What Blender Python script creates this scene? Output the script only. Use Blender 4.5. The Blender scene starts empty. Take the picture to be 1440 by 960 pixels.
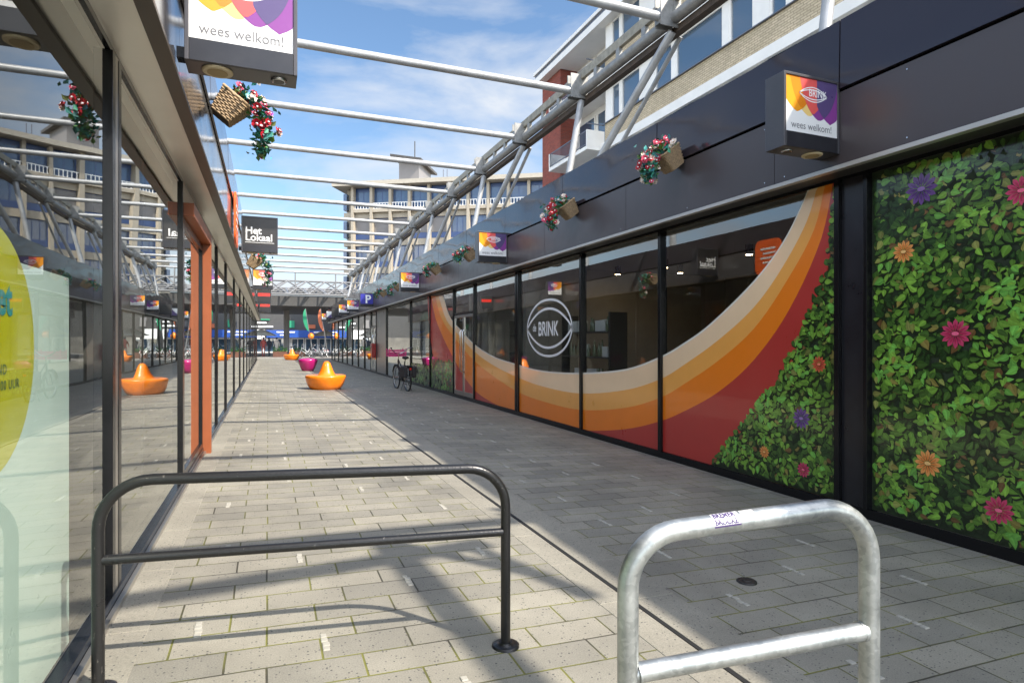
import bpy, bmesh, math, random
from mathutils import Vector, Matrix
random.seed(7)
S = bpy.context.scene
COL = S.collection
F = 850.0; TH = math.atan2(343.0, F); ST, CT = math.sin(TH), math.cos(TH)
CH = 1.5                                     # camera height
SUN = Vector((.615, -.80, 1.0)).normalized()

# ------------------------------------------------------------- photo -> place
def onX(px, py, X):                          # point of the photo on the vertical plane x = X -> (y, z)
    a = (px - 720) / F
    z = X / (ST + a * CT)
    return (z * CT - a * z * ST, CH + (480 - py) / F * z)
GA, GB = .159, .0338                         # the street falls gently from the left shops to the right ones
def gz(x): return GA - GB * x
def onG(px, py):                             # point of the photo on the street surface -> (x, y)
    a = (px - 720) / F; dx = ST + a * CT; dy = CT - a * ST
    t = (CH - GA) / ((py - 480) / F - GB * dx)
    return (t * dx, t * dy)
def proj(x, y, z):
    c = x * CT - y * ST; d = x * ST + y * CT
    return (720 + F * c / d, 480 - F * (z - CH) / d)

# ------------------------------------------------------------- materials
def nt(m):
    m.use_nodes = True
    return m.node_tree.nodes, m.node_tree.links
MATS = {}
def mat(name, col, rough=.5, metal=0., var=.0, vscale=3., bump=0., bscale=40., ior=1.5, coat=0., emis=0.):
    m = bpy.data.materials.new(name); n, l = nt(m); b = n['Principled BSDF']
    b.inputs['Base Color'].default_value = (*col, 1); b.inputs['Roughness'].default_value = rough
    b.inputs['Metallic'].default_value = metal; b.inputs['IOR'].default_value = ior
    if coat: b.inputs['Coat Weight'].default_value = coat; b.inputs['Coat Roughness'].default_value = .04
    if emis: b.inputs['Emission Color'].default_value = (*col, 1); b.inputs['Emission Strength'].default_value = emis
    if var or bump:
        tc = n.new('ShaderNodeTexCoord')
    if var:
        no = n.new('ShaderNodeTexNoise'); no.inputs['Scale'].default_value = vscale; no.inputs['Detail'].default_value = 6; no.inputs['Roughness'].default_value = .62
        l.new(tc.outputs['Object'], no.inputs['Vector'])
        mr = n.new('ShaderNodeMapRange'); mr.inputs['From Min'].default_value = .3; mr.inputs['From Max'].default_value = .7
        mr.inputs['To Min'].default_value = 1 - var; mr.inputs['To Max'].default_value = 1 + var
        l.new(no.outputs['Fac'], mr.inputs['Value'])
        mx = n.new('ShaderNodeVectorMath'); mx.operation = 'SCALE'; mx.inputs[0].default_value = col
        l.new(mr.outputs[0], mx.inputs['Scale']); l.new(mx.outputs[0], b.inputs['Base Color'])
        mr2 = n.new('ShaderNodeMapRange'); mr2.inputs['To Min'].default_value = max(0.02, rough - .08); mr2.inputs['To Max'].default_value = min(1, rough + .08)
        l.new(no.outputs['Fac'], mr2.inputs['Value']); l.new(mr2.outputs[0], b.inputs['Roughness'])
    if bump:
        nb = n.new('ShaderNodeTexNoise'); nb.inputs['Scale'].default_value = bscale; nb.inputs['Detail'].default_value = 3
        l.new(tc.outputs['Object'], nb.inputs['Vector'])
        bp = n.new('ShaderNodeBump'); bp.inputs['Strength'].default_value = bump; bp.inputs['Distance'].default_value = .02
        l.new(nb.outputs['Fac'], bp.inputs['Height']); l.new(bp.outputs[0], b.inputs['Normal'])
    MATS[name] = m
    return m

def glass_mat(name, tint=(.86, .9, .88), gain=2.1, base=.07):
    m = bpy.data.materials.new(name); n, l = nt(m); n.clear()
    o = n.new('ShaderNodeOutputMaterial'); mx = n.new('ShaderNodeMixShader')
    t = n.new('ShaderNodeBsdfTransparent'); t.inputs[0].default_value = (*tint, 1)
    g = n.new('ShaderNodeBsdfGlossy'); g.inputs['Roughness'].default_value = .005; g.inputs['Color'].default_value = (.97, .99, .98, 1)
    tc = n.new('ShaderNodeTexCoord'); nb = n.new('ShaderNodeTexNoise'); nb.inputs['Scale'].default_value = .9; nb.inputs['Detail'].default_value = 1
    l.new(tc.outputs['Object'], nb.inputs['Vector'])
    bp = n.new('ShaderNodeBump'); bp.inputs['Strength'].default_value = .035; bp.inputs['Distance'].default_value = .05
    l.new(nb.outputs['Fac'], bp.inputs['Height']); l.new(bp.outputs[0], g.inputs['Normal'])
    fr = n.new('ShaderNodeFresnel'); ge = n.new('ShaderNodeNewGeometry'); mi = n.new('ShaderNodeMapRange')
    mi.inputs['To Min'].default_value = 1.52; mi.inputs['To Max'].default_value = 1 / 1.52       # a thin sheet reflects alike from both sides
    l.new(ge.outputs['Backfacing'], mi.inputs['Value']); l.new(mi.outputs[0], fr.inputs['IOR'])
    ma = n.new('ShaderNodeMath'); ma.operation = 'MULTIPLY_ADD'; ma.use_clamp = True
    ma.inputs[1].default_value = gain; ma.inputs[2].default_value = base
    l.new(fr.outputs[0], ma.inputs[0]); l.new(ma.outputs[0], mx.inputs[0]); l.new(t.outputs[0], mx.inputs[1]); l.new(g.outputs[0], mx.inputs[2])
    l.new(mx.outputs[0], o.inputs[0])
    MATS[name] = m
    return m

def brick_mat(name, c1, c2, mort, bw, bh, ms=.012, rough=.85, rot=None, offset=.5, bump=.4):
    m = bpy.data.materials.new(name); n, l = nt(m); b = n['Principled BSDF']; b.inputs['Roughness'].default_value = rough
    tc = n.new('ShaderNodeTexCoord'); mp = n.new('ShaderNodeMapping')
    l.new(tc.outputs['Object'], mp.inputs['Vector'])
    sp = n.new('ShaderNodeSeparateXYZ'); l.new(tc.outputs['Object'], sp.inputs[0]); sm = n.new('ShaderNodeMath'); l.new(sp.outputs[0], sm.inputs[0]); l.new(sp.outputs[1], sm.inputs[1])
    cb = n.new('ShaderNodeCombineXYZ'); l.new(sm.outputs[0], cb.inputs[0]); l.new(sp.outputs[2], cb.inputs[1]); l.new(cb.outputs[0], mp.inputs['Vector'])
    br = n.new('ShaderNodeTexBrick'); br.offset = offset
    br.inputs['Scale'].default_value = 1; br.inputs['Brick Width'].default_value = bw; br.inputs['Row Height'].default_value = bh
    br.inputs['Mortar Size'].default_value = ms; br.inputs['Mortar Smooth'].default_value = .3
    br.inputs['Color1'].default_value = (*c1, 1); br.inputs['Color2'].default_value = (*c2, 1); br.inputs['Mortar'].default_value = (*mort, 1)
    l.new(mp.outputs[0], br.inputs['Vector'])
    no = n.new('ShaderNodeTexNoise'); no.inputs['Scale'].default_value = 2.5; no.inputs['Detail'].default_value = 6
    l.new(tc.outputs['Object'], no.inputs['Vector'])
    mr = n.new('ShaderNodeMapRange'); mr.inputs['To Min'].default_value = .75; mr.inputs['To Max'].default_value = 1.25; l.new(no.outputs['Fac'], mr.inputs['Value'])
    vm = n.new('ShaderNodeVectorMath'); vm.operation = 'SCALE'; l.new(br.outputs['Color'], vm.inputs[0]); l.new(mr.outputs[0], vm.inputs['Scale'])
    l.new(vm.outputs[0], b.inputs['Base Color'])
    bp = n.new('ShaderNodeBump'); bp.invert = True; bp.inputs['Strength'].default_value = bump; bp.inputs['Distance'].default_value = .01
    l.new(br.outputs['Fac'], bp.inputs['Height']); l.new(bp.outputs[0], b.inputs['Normal'])
    MATS[name] = m
    return m

def attr_mat(name, rough=.6, coat=0.):
    m = bpy.data.materials.new(name); n, l = nt(m); b = n['Principled BSDF']; b.inputs['Roughness'].default_value = rough
    a = n.new('ShaderNodeAttribute'); a.attribute_name = 'Col'
    no = n.new('ShaderNodeTexNoise'); no.inputs['Scale'].default_value = 60; no.inputs['Detail'].default_value = 4
    tc = n.new('ShaderNodeTexCoord'); l.new(tc.outputs['Object'], no.inputs['Vector'])
    mr = n.new('ShaderNodeMapRange'); mr.inputs['To Min'].default_value = .7; mr.inputs['To Max'].default_value = 1.3; l.new(no.outputs['Fac'], mr.inputs['Value'])
    vm = n.new('ShaderNodeVectorMath'); vm.operation = 'SCALE'; l.new(a.outputs['Color'], vm.inputs[0]); l.new(mr.outputs[0], vm.inputs['Scale'])
    l.new(vm.outputs[0], b.inputs['Base Color'])
    if coat: b.inputs['Coat Weight'].default_value = coat
    MATS[name] = m
    return m

def paving_mat(name, offx):
    m = bpy.data.materials.new(name); n, l = nt(m); b = n['Principled BSDF']
    tc = n.new('ShaderNodeTexCoord'); mp = n.new('ShaderNodeMapping'); mp.inputs['Location'].default_value = (offx, 0, 0)
    # slight waviness so that the joints are not ruler straight
    nw = n.new('ShaderNodeTexNoise'); nw.inputs['Scale'].default_value = 1.7; l.new(tc.outputs['Object'], nw.inputs['Vector'])
    sw = n.new('ShaderNodeVectorMath'); sw.operation = 'SCALE'; sw.inputs['Scale'].default_value = .012; l.new(nw.outputs['Color'], sw.inputs[0])
    ad = n.new('ShaderNodeVectorMath'); l.new(tc.outputs['Object'], ad.inputs[0]); l.new(sw.outputs[0], ad.inputs[1])
    l.new(ad.outputs[0], mp.inputs['Vector'])
    br = n.new('ShaderNodeTexBrick'); br.offset = .42; br.offset_frequency = 2
    for k, v in (('Scale', 1), ('Brick Width', .385), ('Row Height', .192), ('Mortar Size', .0055), ('Mortar Smooth', .4), ('Bias', 0)): br.inputs[k].default_value = v
    br.inputs['Color1'].default_value = (.29, .27, .22, 1); br.inputs['Color2'].default_value = (.215, .203, .17, 1)
    br.inputs['Mortar'].default_value = (.11, .1, .065, 1)
    l.new(mp.outputs[0], br.inputs['Vector'])
    # mossy joints here and there
    nm = n.new('ShaderNodeTexNoise'); nm.inputs['Scale'].default_value = 2.2; nm.inputs['Detail'].default_value = 5; l.new(tc.outputs['Object'], nm.inputs['Vector'])
    rm = n.new('ShaderNodeValToRGB'); rm.color_ramp.elements[0].position = .40; rm.color_ramp.elements[0].color = (.055, .05, .034, 1)
    rm.color_ramp.elements[1].position = .55; rm.color_ramp.elements[1].color = (.15, .15, .03, 1)
    l.new(nm.outputs['Fac'], rm.inputs[0]); l.new(rm.outputs[0], br.inputs['Mortar'])
    # stains
    ns = n.new('ShaderNodeTexNoise'); ns.inputs['Scale'].default_value = 1.1; ns.inputs['Detail'].default_value = 8; ns.inputs['Roughness'].default_value = .65; l.new(tc.outputs['Object'], ns.inputs['Vector'])
    ms = n.new('ShaderNodeMapRange'); ms.inputs['From Min'].default_value = .3; ms.inputs['From Max'].default_value = .7; ms.inputs['To Min'].default_value = .72; ms.inputs['To Max'].default_value = 1.18
    l.new(ns.outputs['Fac'], ms.inputs['Value'])
    v1 = n.new('ShaderNodeVectorMath'); v1.operation = 'SCALE'; l.new(br.outputs['Color'], v1.inputs[0]); l.new(ms.outputs[0], v1.inputs['Scale'])
    # fine grain
    nf = n.new('ShaderNodeTexNoise'); nf.inputs['Scale'].default_value = 160; nf.inputs['Detail'].default_value = 3; l.new(tc.outputs['Object'], nf.inputs['Vector'])
    mf = n.new('ShaderNodeMapRange'); mf.inputs['From Min'].default_value = .3; mf.inputs['From Max'].default_value = .7; mf.inputs['To Min'].default_value = .8; mf.inputs['To Max'].default_value = 1.2
    l.new(nf.outputs['Fac'], mf.inputs['Value'])
    v2 = n.new('ShaderNodeVectorMath'); v2.operation = 'SCALE'; l.new(v1.outputs[0], v2.inputs[0]); l.new(mf.outputs[0], v2.inputs['Scale'])
    # black speckles of the exposed aggregate
    vo = n.new('ShaderNodeTexVoronoi'); vo.inputs['Scale'].default_value = 62; l.new(tc.outputs['Object'], vo.inputs['Vector'])
    sx = n.new('ShaderNodeSeparateColor'); l.new(vo.outputs['Color'], sx.inputs[0])
    rr = n.new('ShaderNodeMapRange'); rr.inputs['From Min'].default_value = .35; rr.inputs['From Max'].default_value = 1; rr.inputs['To Min'].default_value = 0; rr.inputs['To Max'].default_value = .32
    l.new(sx.outputs[0], rr.inputs['Value'])
    lt = n.new('ShaderNodeMath'); lt.operation = 'LESS_THAN'; l.new(vo.outputs['Distance'], lt.inputs[0]); l.new(rr.outputs[0], lt.inputs[1])
    mk = n.new('ShaderNodeMath'); mk.operation = 'MULTIPLY'; mk.inputs[1].default_value = .85; l.new(lt.outputs[0], mk.inputs[0])
    mx = n.new('ShaderNodeMixRGB'); mx.inputs[2].default_value = (.045, .045, .045, 1); l.new(mk.outputs[0], mx.inputs[0]); l.new(v2.outputs[0], mx.inputs[1])
    vg = n.new('ShaderNodeTexVoronoi'); vg.inputs['Scale'].default_value = 2.6; vg.inputs['Randomness'].default_value = 1; l.new(ad.outputs[0], vg.inputs['Vector'])
    sg = n.new('ShaderNodeSeparateColor'); l.new(vg.outputs['Color'], sg.inputs[0])
    rg = n.new('ShaderNodeMapRange'); rg.inputs['From Min'].default_value = .35; rg.inputs['To Max'].default_value = .075; l.new(sg.outputs[1], rg.inputs['Value'])
    sb_ = n.new('ShaderNodeMath'); sb_.operation = 'SUBTRACT'; l.new(rg.outputs[0], sb_.inputs[0]); l.new(vg.outputs['Distance'], sb_.inputs[1])
    sm_ = n.new('ShaderNodeMapRange'); sm_.inputs['From Max'].default_value = .012; sm_.inputs['To Max'].default_value = .4; l.new(sb_.outputs[0], sm_.inputs['Value'])
    mg = n.new('ShaderNodeMixRGB'); mg.inputs[2].default_value = (.07, .068, .064, 1); l.new(sm_.outputs[0], mg.inputs[0]); l.new(mx.outputs[0], mg.inputs[1])
    l.new(mg.outputs[0], b.inputs['Base Color'])
    mrr = n.new('ShaderNodeMapRange'); mrr.inputs['To Min'].default_value = .5; mrr.inputs['To Max'].default_value = .8; l.new(ns.outputs['Fac'], mrr.inputs['Value']); l.new(mrr.outputs[0], b.inputs['Roughness'])
    bp = n.new('ShaderNodeBump'); bp.invert = True; bp.inputs['Strength'].default_value = .55; bp.inputs['Distance'].default_value = .006
    l.new(br.outputs['Fac'], bp.inputs['Height'])
    b2 = n.new('ShaderNodeBump'); b2.inputs['Strength'].default_value = .25; b2.inputs['Distance'].default_value = .003
    l.new(nf.outputs['Fac'], b2.inputs['Height']); l.new(bp.outputs[0], b2.inputs['Normal']); l.new(b2.outputs[0], b.inputs['Normal'])
    MATS[name] = m
    return m

def panel_mat(name, col, rough, wave, spec):
    """dark lacquered aluminium sheet, slightly buckled"""
    m = bpy.data.materials.new(name); n, l = nt(m); b = n['Principled BSDF']
    b.inputs['Base Color'].default_value = (*col, 1); b.inputs['IOR'].default_value = spec
    tc = n.new('ShaderNodeTexCoord'); mp = n.new('ShaderNodeMapping'); mp.inputs['Scale'].default_value = (1, .8, 1.6); l.new(tc.outputs['Object'], mp.inputs['Vector'])
    no = n.new('ShaderNodeTexNoise'); no.inputs['Scale'].default_value = 1.0; no.inputs['Detail'].default_value = 1; l.new(mp.outputs[0], no.inputs['Vector'])
    bp = n.new('ShaderNodeBump'); bp.inputs['Strength'].default_value = 1; bp.inputs['Distance'].default_value = wave
    l.new(no.outputs['Fac'], bp.inputs['Height']); l.new(bp.outputs[0], b.inputs['Normal'])
    nd = n.new('ShaderNodeTexNoise'); nd.inputs['Scale'].default_value = 7; nd.inputs['Detail'].default_value = 7; l.new(tc.outputs['Object'], nd.inputs['Vector'])
    mr = n.new('ShaderNodeMapRange'); mr.inputs['From Min'].default_value = .35; mr.inputs['From Max'].default_value = .8; mr.inputs['To Min'].default_value = rough; mr.inputs['To Max'].default_value = rough + .1
    l.new(nd.outputs['Fac'], mr.inputs['Value']); l.new(mr.outputs[0], b.inputs['Roughness'])
    MATS[name] = m
    return m

mat('black_frame', (.009, .009, .010), .22, ior=1.36)
mat('black_box', (.018, .018, .022), .3, var=.2, vscale=6)
mat('sign_side', (.06, .058, .064), .34, var=.1, vscale=4)
mat('sign_black', (.03, .028, .026), .4)
mat('brown_trim', (.065, .05, .035), .4, var=.15)
mat('soffit', (.86, .84, .77), .42, metal=.75, var=.05, vscale=2)
mat('header', (.84, .82, .75), .36, metal=.75, var=.05, vscale=2)
mat('light_trim', (.5, .48, .44), .35, metal=.4, var=.08)
mat('dark_soffit', (.05, .048, .045), .5)
mat('steel', (.42, .40, .37), .3, metal=.85, var=.08, vscale=3)
mat('orange_paint', (.30, .085, .03), .4, var=.08, vscale=4)
mat('pipe', (.38, .385, .385), .38, metal=.2, var=.18, vscale=3)
mat('truss', (.26, .26, .25), .45, metal=.3, var=.25, vscale=7)
mat('channel', (.27, .25, .2), .6, metal=.2, var=.3, vscale=9)
mat('rust', (.07, .05, .035), .7, var=.4, vscale=9)
mat('rail_black', (.02, .02, .021), .3, metal=.3, var=.35, vscale=18, bump=.08, bscale=90)
mat('orange_plastic', (.92, .235, .008), .33, coat=.2, var=.12, vscale=5)
mat('pink_plastic', (.42, .012, .14), .2, coat=.4, var=.05)
mat('red_box', (.32, .015, .015), .35, coat=.2)
mat('white', (.78, .78, .76), .4, var=.04)
mat('print_white', (.8, .8, .78), .3, coat=.2)
mat('white_text', (.82, .82, .8), .4)
mat('grey_text', (.16, .16, .17), .5)
for nme, c in (('p_orange', (.86, .33, .015)), ('p_yellow', (.83, .58, .2)), ('p_coral', (.72, .1, .09)), ('p_purple', (.23, .045, .26)), ('p_violet', (.09, .06, .17)), ('p_deep', (.72, .22, .01)),
               ('f_cream', (.94, .68, .42)), ('f_light', (.95, .43, .09)), ('f_orange', (.95, .235, .012)), ('f_red', (.50, .045, .035)), ('f_edge', (.85, .8, .7)),
               ('mint', (.58, .72, .65)), ('lime', (.52, .50, .0)), ('teal_text', (.02, .27, .3)), ('dark_green_text', (.06, .12, .05)), ('p_blue', (.03, .03, .3)), ('b_blue', (.025, .08, .33)), ('s_red', (.75, .03, .02))):
    mat(nme, c, .3, coat=(.45 if nme[:2] == 'f_' or nme in ('mint', 'lime') else .15), var=.03)
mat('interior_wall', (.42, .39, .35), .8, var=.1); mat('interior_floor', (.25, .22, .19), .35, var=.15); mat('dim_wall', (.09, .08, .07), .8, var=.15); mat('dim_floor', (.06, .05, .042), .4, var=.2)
mat('interior_wood', (.5, .28, .13), .5, var=.2, vscale=4)
mat('interior_ceiling', (.30, .29, .28), .8); mat('shelf_dark', (.06, .055, .05), .5)
mat('lamp_lens', (.75, .62, .4), .5, var=.1); mat('lamp_inner', (.45, .33, .16), .6); mat('chrome', (.6, .6, .6), .2, metal=1)
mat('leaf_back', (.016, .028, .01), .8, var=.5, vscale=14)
attr_mat('leaf_print', .3, .5)
attr_mat('foliage_attr', .6)
mat('office_stone', (.36, .315, .245), .8, var=.08, vscale=.6); mat('office_panel', (.19, .18, .175), .6, var=.08, vscale=.5)
mat('office_blue', (.03, .07, .2), .3); mat('office_glass', (.05, .09, .17), .06, ior=1.7, var=.3, vscale=.5); mat('office_roof', (.4, .36, .29), .7, var=.1)
mat('roof_dark', (.06, .055, .05), .7, var=.2); mat('gravel', (.2, .19, .17), .95, var=.2, vscale=10)
mat('apt_white', (.82, .80, .75), .5, var=.06, vscale=1.5); mat('apt_glass', (.05, .09, .14), .03, ior=2.3); mat('apt_soffit', (.62, .59, .5), .7, var=.05); mat('apt_metal', (.16, .17, .2), .4, metal=.5)
mat('apt_curtain', (.35, .36, .36), .9, var=.2, vscale=5)
brick_mat('apt_red_brick', (.32, .065, .04), (.22, .045, .03), (.16, .1, .08), .22, .065, .008, rot=(math.radians(90), 0, math.radians(90)))
brick_mat('apt_yellow_brick', (.58, .48, .33), (.47, .39, .26), (.3, .24, .16), .22, .075, .012, rot=(math.radians(90), 0, math.radians(90)))
mat('rubber', (.015, .015, .015), .6); mat('bike_black', (.02, .02, .02), .3, coat=.3); mat('bag_black', (.025, .024, .025), .7, var=.2); mat('pink_crate', (.6, .05, .2), .4); mat('bike_red', (.3, .02, .02), .3, coat=.3)
mat('stone_white', (.35, .335, .29), .7, var=.1, vscale=20); mat('iron', (.035, .033, .03), .5, metal=.4, var=.3, vscale=20, bump=.3, bscale=60)
mat('bottle_glass', (.16, .2, .12), .15, coat=.5)
mat('drain', (.012, .012, .012), .7)
mat('skin', (.5, .3, .22), .5); mat('cloth_red', (.3, .06, .05), .8); mat('cloth_dark', (.03, .035, .05), .8); mat('cloth_light', (.5, .45, .4), .8)
mat('green_banner', (.02, .25, .12), .7); mat('orange_banner', (.5, .14, .06), .7); mat('planter_wood', (.12, .05, .03), .6, var=.2)
mat('canopy_dark', (.06, .058, .055), .6, var=.1); mat('canopy_white', (.17, .17, .17), .4)
glass_mat('shop_glass'); glass_mat('street_glass', (.9, .94, .92), 1.45, .0); 
paving_mat('paving', .0)
mat('far_wall', (.16, .15, .13), .8, var=.3, vscale=1)
mat('plaza', (.27, .25, .22), .8, var=.15, vscale=2)
mat('ground_grey', (.12, .12, .115), .85, var=.2, vscale=.4)
panel_mat('panel_gloss', (.03, .024, .03), .07, .02, 1.52)
panel_mat('panel_satin', (.06, .05, .052), .30, .004, 1.5)

panel_mat('panel_left', (.08, .075, .075), .09, .02, 1.55)
def worn_black():
    m = MATS['rail_black']; n, l = nt(m); b = n['Principled BSDF']
    tc = n.new('ShaderNodeTexCoord'); mp = n.new('ShaderNodeMapping'); mp.inputs['Scale'].default_value = (1, 1, .35); l.new(tc.outputs['Object'], mp.inputs['Vector'])
    no = n.new('ShaderNodeTexNoise'); no.inputs['Scale'].default_value = 75; no.inputs['Detail'].default_value = 5; l.new(mp.outputs[0], no.inputs['Vector'])
    n2 = n.new('ShaderNodeTexNoise'); n2.inputs['Scale'].default_value = 5; l.new(tc.outputs['Object'], n2.inputs['Vector'])
    ml = n.new('ShaderNodeMath'); ml.operation = 'MULTIPLY_ADD'; ml.inputs[1].default_value = .35; l.new(n2.outputs['Fac'], ml.inputs[0]); l.new(no.outputs['Fac'], ml.inputs[2])
    r = n.new('ShaderNodeValToRGB'); r.color_ramp.elements[0].position = .86; r.color_ramp.elements[0].color = (.018, .018, .019, 1); r.color_ramp.elements[1].position = .93; r.color_ramp.elements[1].color = (.12, .11, .10, 1)
    l.new(ml.outputs[0], r.inputs[0]); l.new(r.outputs[0], b.inputs['Base Color'])
worn_black()
# galvanised steel : spangled zinc
def galv():
    m = bpy.data.materials.new('galvanised'); n, l = nt(m); b = n['Principled BSDF']; b.inputs['Metallic'].default_value = .8
    tc = n.new('ShaderNodeTexCoord')
    vo = n.new('ShaderNodeTexVoronoi'); vo.inputs['Scale'].default_value = 70; l.new(tc.outputs['Object'], vo.inputs['Vector'])
    no = n.new('ShaderNodeTexNoise'); no.inputs['Scale'].default_value = 9; no.inputs['Detail'].default_value = 6; l.new(tc.outputs['Object'], no.inputs['Vector'])
    sc = n.new('ShaderNodeSeparateColor'); l.new(vo.outputs['Color'], sc.inputs[0])
    ad = n.new('ShaderNodeMath'); ad.operation = 'MULTIPLY_ADD'; ad.inputs[1].default_value = .22; l.new(sc.outputs[0], ad.inputs[0]); l.new(no.outputs['Fac'], ad.inputs[2])
    r = n.new('ShaderNodeValToRGB'); r.color_ramp.elements[0].position = .35; r.color_ramp.elements[0].color = (.30, .32, .32, 1)
    r.color_ramp.elements[1].position = .85; r.color_ramp.elements[1].color = (.56, .58, .57, 1); l.new(ad.outputs[0], r.inputs[0]); l.new(r.outputs[0], b.inputs['Base Color'])
    mr = n.new('ShaderNodeMapRange'); mr.inputs['To Min'].default_value = .28; mr.inputs['To Max'].default_value = .5; l.new(ad.outputs[0], mr.inputs['Value']); l.new(mr.outputs[0], b.inputs['Roughness'])
    bp = n.new('ShaderNodeBump'); bp.inputs['Strength'].default_value = .12; bp.inputs['Distance'].default_value = .002; l.new(no.outputs['Fac'], bp.inputs['Height']); l.new(bp.outputs[0], b.inputs['Normal'])
    MATS['galvanised'] = m
galv()
mat('wicker', (.36, .25, .14), .65, var=.35, vscale=30)
mat('wicker_dark', (.05, .033, .02), .8)

# ------------------------------------------------------------- mesh helpers
WLOC = {}
def wloc(o):
    v = Vector((0, 0, 0))
    while o is not None: v = v + Vector(o.location); o = o.parent
    return v
class MB:
    def __init__(s): s.v = []; s.f = []; s.m = []; s.c = []; s.s = []
    def add(s, pts, faces, m=0, col=None, smooth=False):
        o = len(s.v); s.v += [tuple(p) for p in pts]
        for f in faces: s.f.append([o + i for i in f]); s.m.append(m); s.c.append(col); s.s.append(smooth)
        return s
    def box(s, x0, x1, y0, y1, z0, z1, m=0):
        if x0 > x1: x0, x1 = x1, x0
        if y0 > y1: y0, y1 = y1, y0
        if z0 > z1: z0, z1 = z1, z0
        p = [(x0, y0, z0), (x1, y0, z0), (x1, y1, z0), (x0, y1, z0), (x0, y0, z1), (x1, y0, z1), (x1, y1, z1), (x0, y1, z1)]
        return s.add(p, [(0, 3, 2, 1), (4, 5, 6, 7), (0, 1, 5, 4), (1, 2, 6, 5), (2, 3, 7, 6), (3, 0, 4, 7)], m)
    def poly(s, pts, m=0, col=None): return s.add(pts, [tuple(range(len(pts)))], m, col)
    def strip(s, A, B, m=0, col=None):
        n = len(A); return s.add(list(A) + list(B), [(i, i + 1, n + i + 1, n + i) for i in range(n - 1)], m, col)
    def tube(s, path, r, n=12, caps=True, m=0, closed=False):
        P = [Vector(p) for p in path]; R = r if isinstance(r, (list, tuple)) else [r] * len(P)
        rings = []; up = None; k = len(P)
        for i in range(k):
            if closed: t = P[(i + 1) % k] - P[i - 1]
            else: t = P[min(i + 1, k - 1)] - P[max(i - 1, 0)]
            t.normalize()
            if up is None: up = Vector((0, 0, 1)) if abs(t.z) < .9 else Vector((1, 0, 0))
            a = t.cross(up)
            if a.length < 1e-5: a = t.cross(Vector((1, 0, 0)))
            a.normalize(); b = a.cross(t).normalized(); up = b
            rings.append([P[i] + (a * math.cos(2 * math.pi * j / n) + b * math.sin(2 * math.pi * j / n)) * R[i] for j in range(n)])
        pts = [p for q in rings for p in q]; fs = []
        for i in range(k if closed else k - 1):
            i2 = (i + 1) % k
            for j in range(n): fs.append((i * n + j, i2 * n + j, i2 * n + (j + 1) % n, i * n + (j + 1) % n)[::-1])
        s.add(pts, fs, m, None, True)
        if caps and not closed:
            s.add(rings[0], [tuple(range(n))], m); s.add(rings[-1], [tuple(range(n))[::-1]], m)
        return s
    def lathe(s, prof, c=(0, 0, 0), n=32, m=0, sx=1, sy=1, caps=True):
        pts = []; fs = []
        for r, z in prof:
            for j in range(n): a = 2 * math.pi * j / n; pts.append((c[0] + r * math.cos(a) * sx, c[1] + r * math.sin(a) * sy, c[2] + z))
        for i in range(len(prof) - 1):
            for j in range(n): fs.append((i * n + j, i * n + (j + 1) % n, (i + 1) * n + (j + 1) % n, (i + 1) * n + j))
        s.add(pts, fs, m, None, True)
        if caps:
            L = len(prof) - 1
            s.add(pts[:n], [tuple(range(n))[::-1]], m); s.add(pts[L * n:], [tuple(range(n))], m)
        return s
    def build(s, name, mats, parent=None, bevel=0, seg=2):
        if not isinstance(mats, (list, tuple)): mats = [mats]
        o0 = wloc(parent) if parent is not None else Vector((0, 0, 0))
        me = bpy.data.meshes.new(name)
        me.from_pydata([tuple(Vector(p) - o0) for p in s.v], [], s.f); me.update()
        for mm in mats: me.materials.append(MATS[mm] if isinstance(mm, str) else mm)
        me.polygons.foreach_set('material_index', s.m)
        me.polygons.foreach_set('use_smooth', s.s)
        if any(c is not None for c in s.c):
            ca = me.color_attributes.new('Col', 'FLOAT_COLOR', 'CORNER')
            buf = []
            for p, c in zip(me.polygons, s.c): buf += list((*(c or (1, 1, 1)), 1)) * p.loop_total
            ca.data.foreach_set('color', buf)
        o = bpy.data.objects.new(name, me); COL.objects.link(o)
        if parent is not None: o.parent = parent
        if bevel:
            b = o.modifiers.new('bevel', 'BEVEL'); b.width = bevel; b.segments = seg; b.limit_method = 'ANGLE'
        return o

def tag(o, label=None, cat=None, group=None, kind=None):
    if label: o['label'] = label
    if cat: o['category'] = cat
    if group: o['group'] = group
    if kind: o['kind'] = kind
    return o
def thing(name, label, cat, loc=(0, 0, 0), group=None):
    o = bpy.data.objects.new(name, None); COL.objects.link(o); o.location = loc; o.empty_display_size = .2
    return tag(o, label, cat, group)
def kids(o): return [c for c in bpy.data.objects if c.parent == o]
def dup(root, loc, rotz=None, label=None, group=None):
    def cp(o, par):
        c = o.copy(); COL.objects.link(c)
        if par is not None: c.parent = par
        for ch in kids(o): cp(ch, c)
        return c
    r = cp(root, None); r.location = loc
    if rotz is not None: r.rotation_euler = (0, 0, rotz)
    if label: r['label'] = label
    if group: r['group'] = group
    return r

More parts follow.
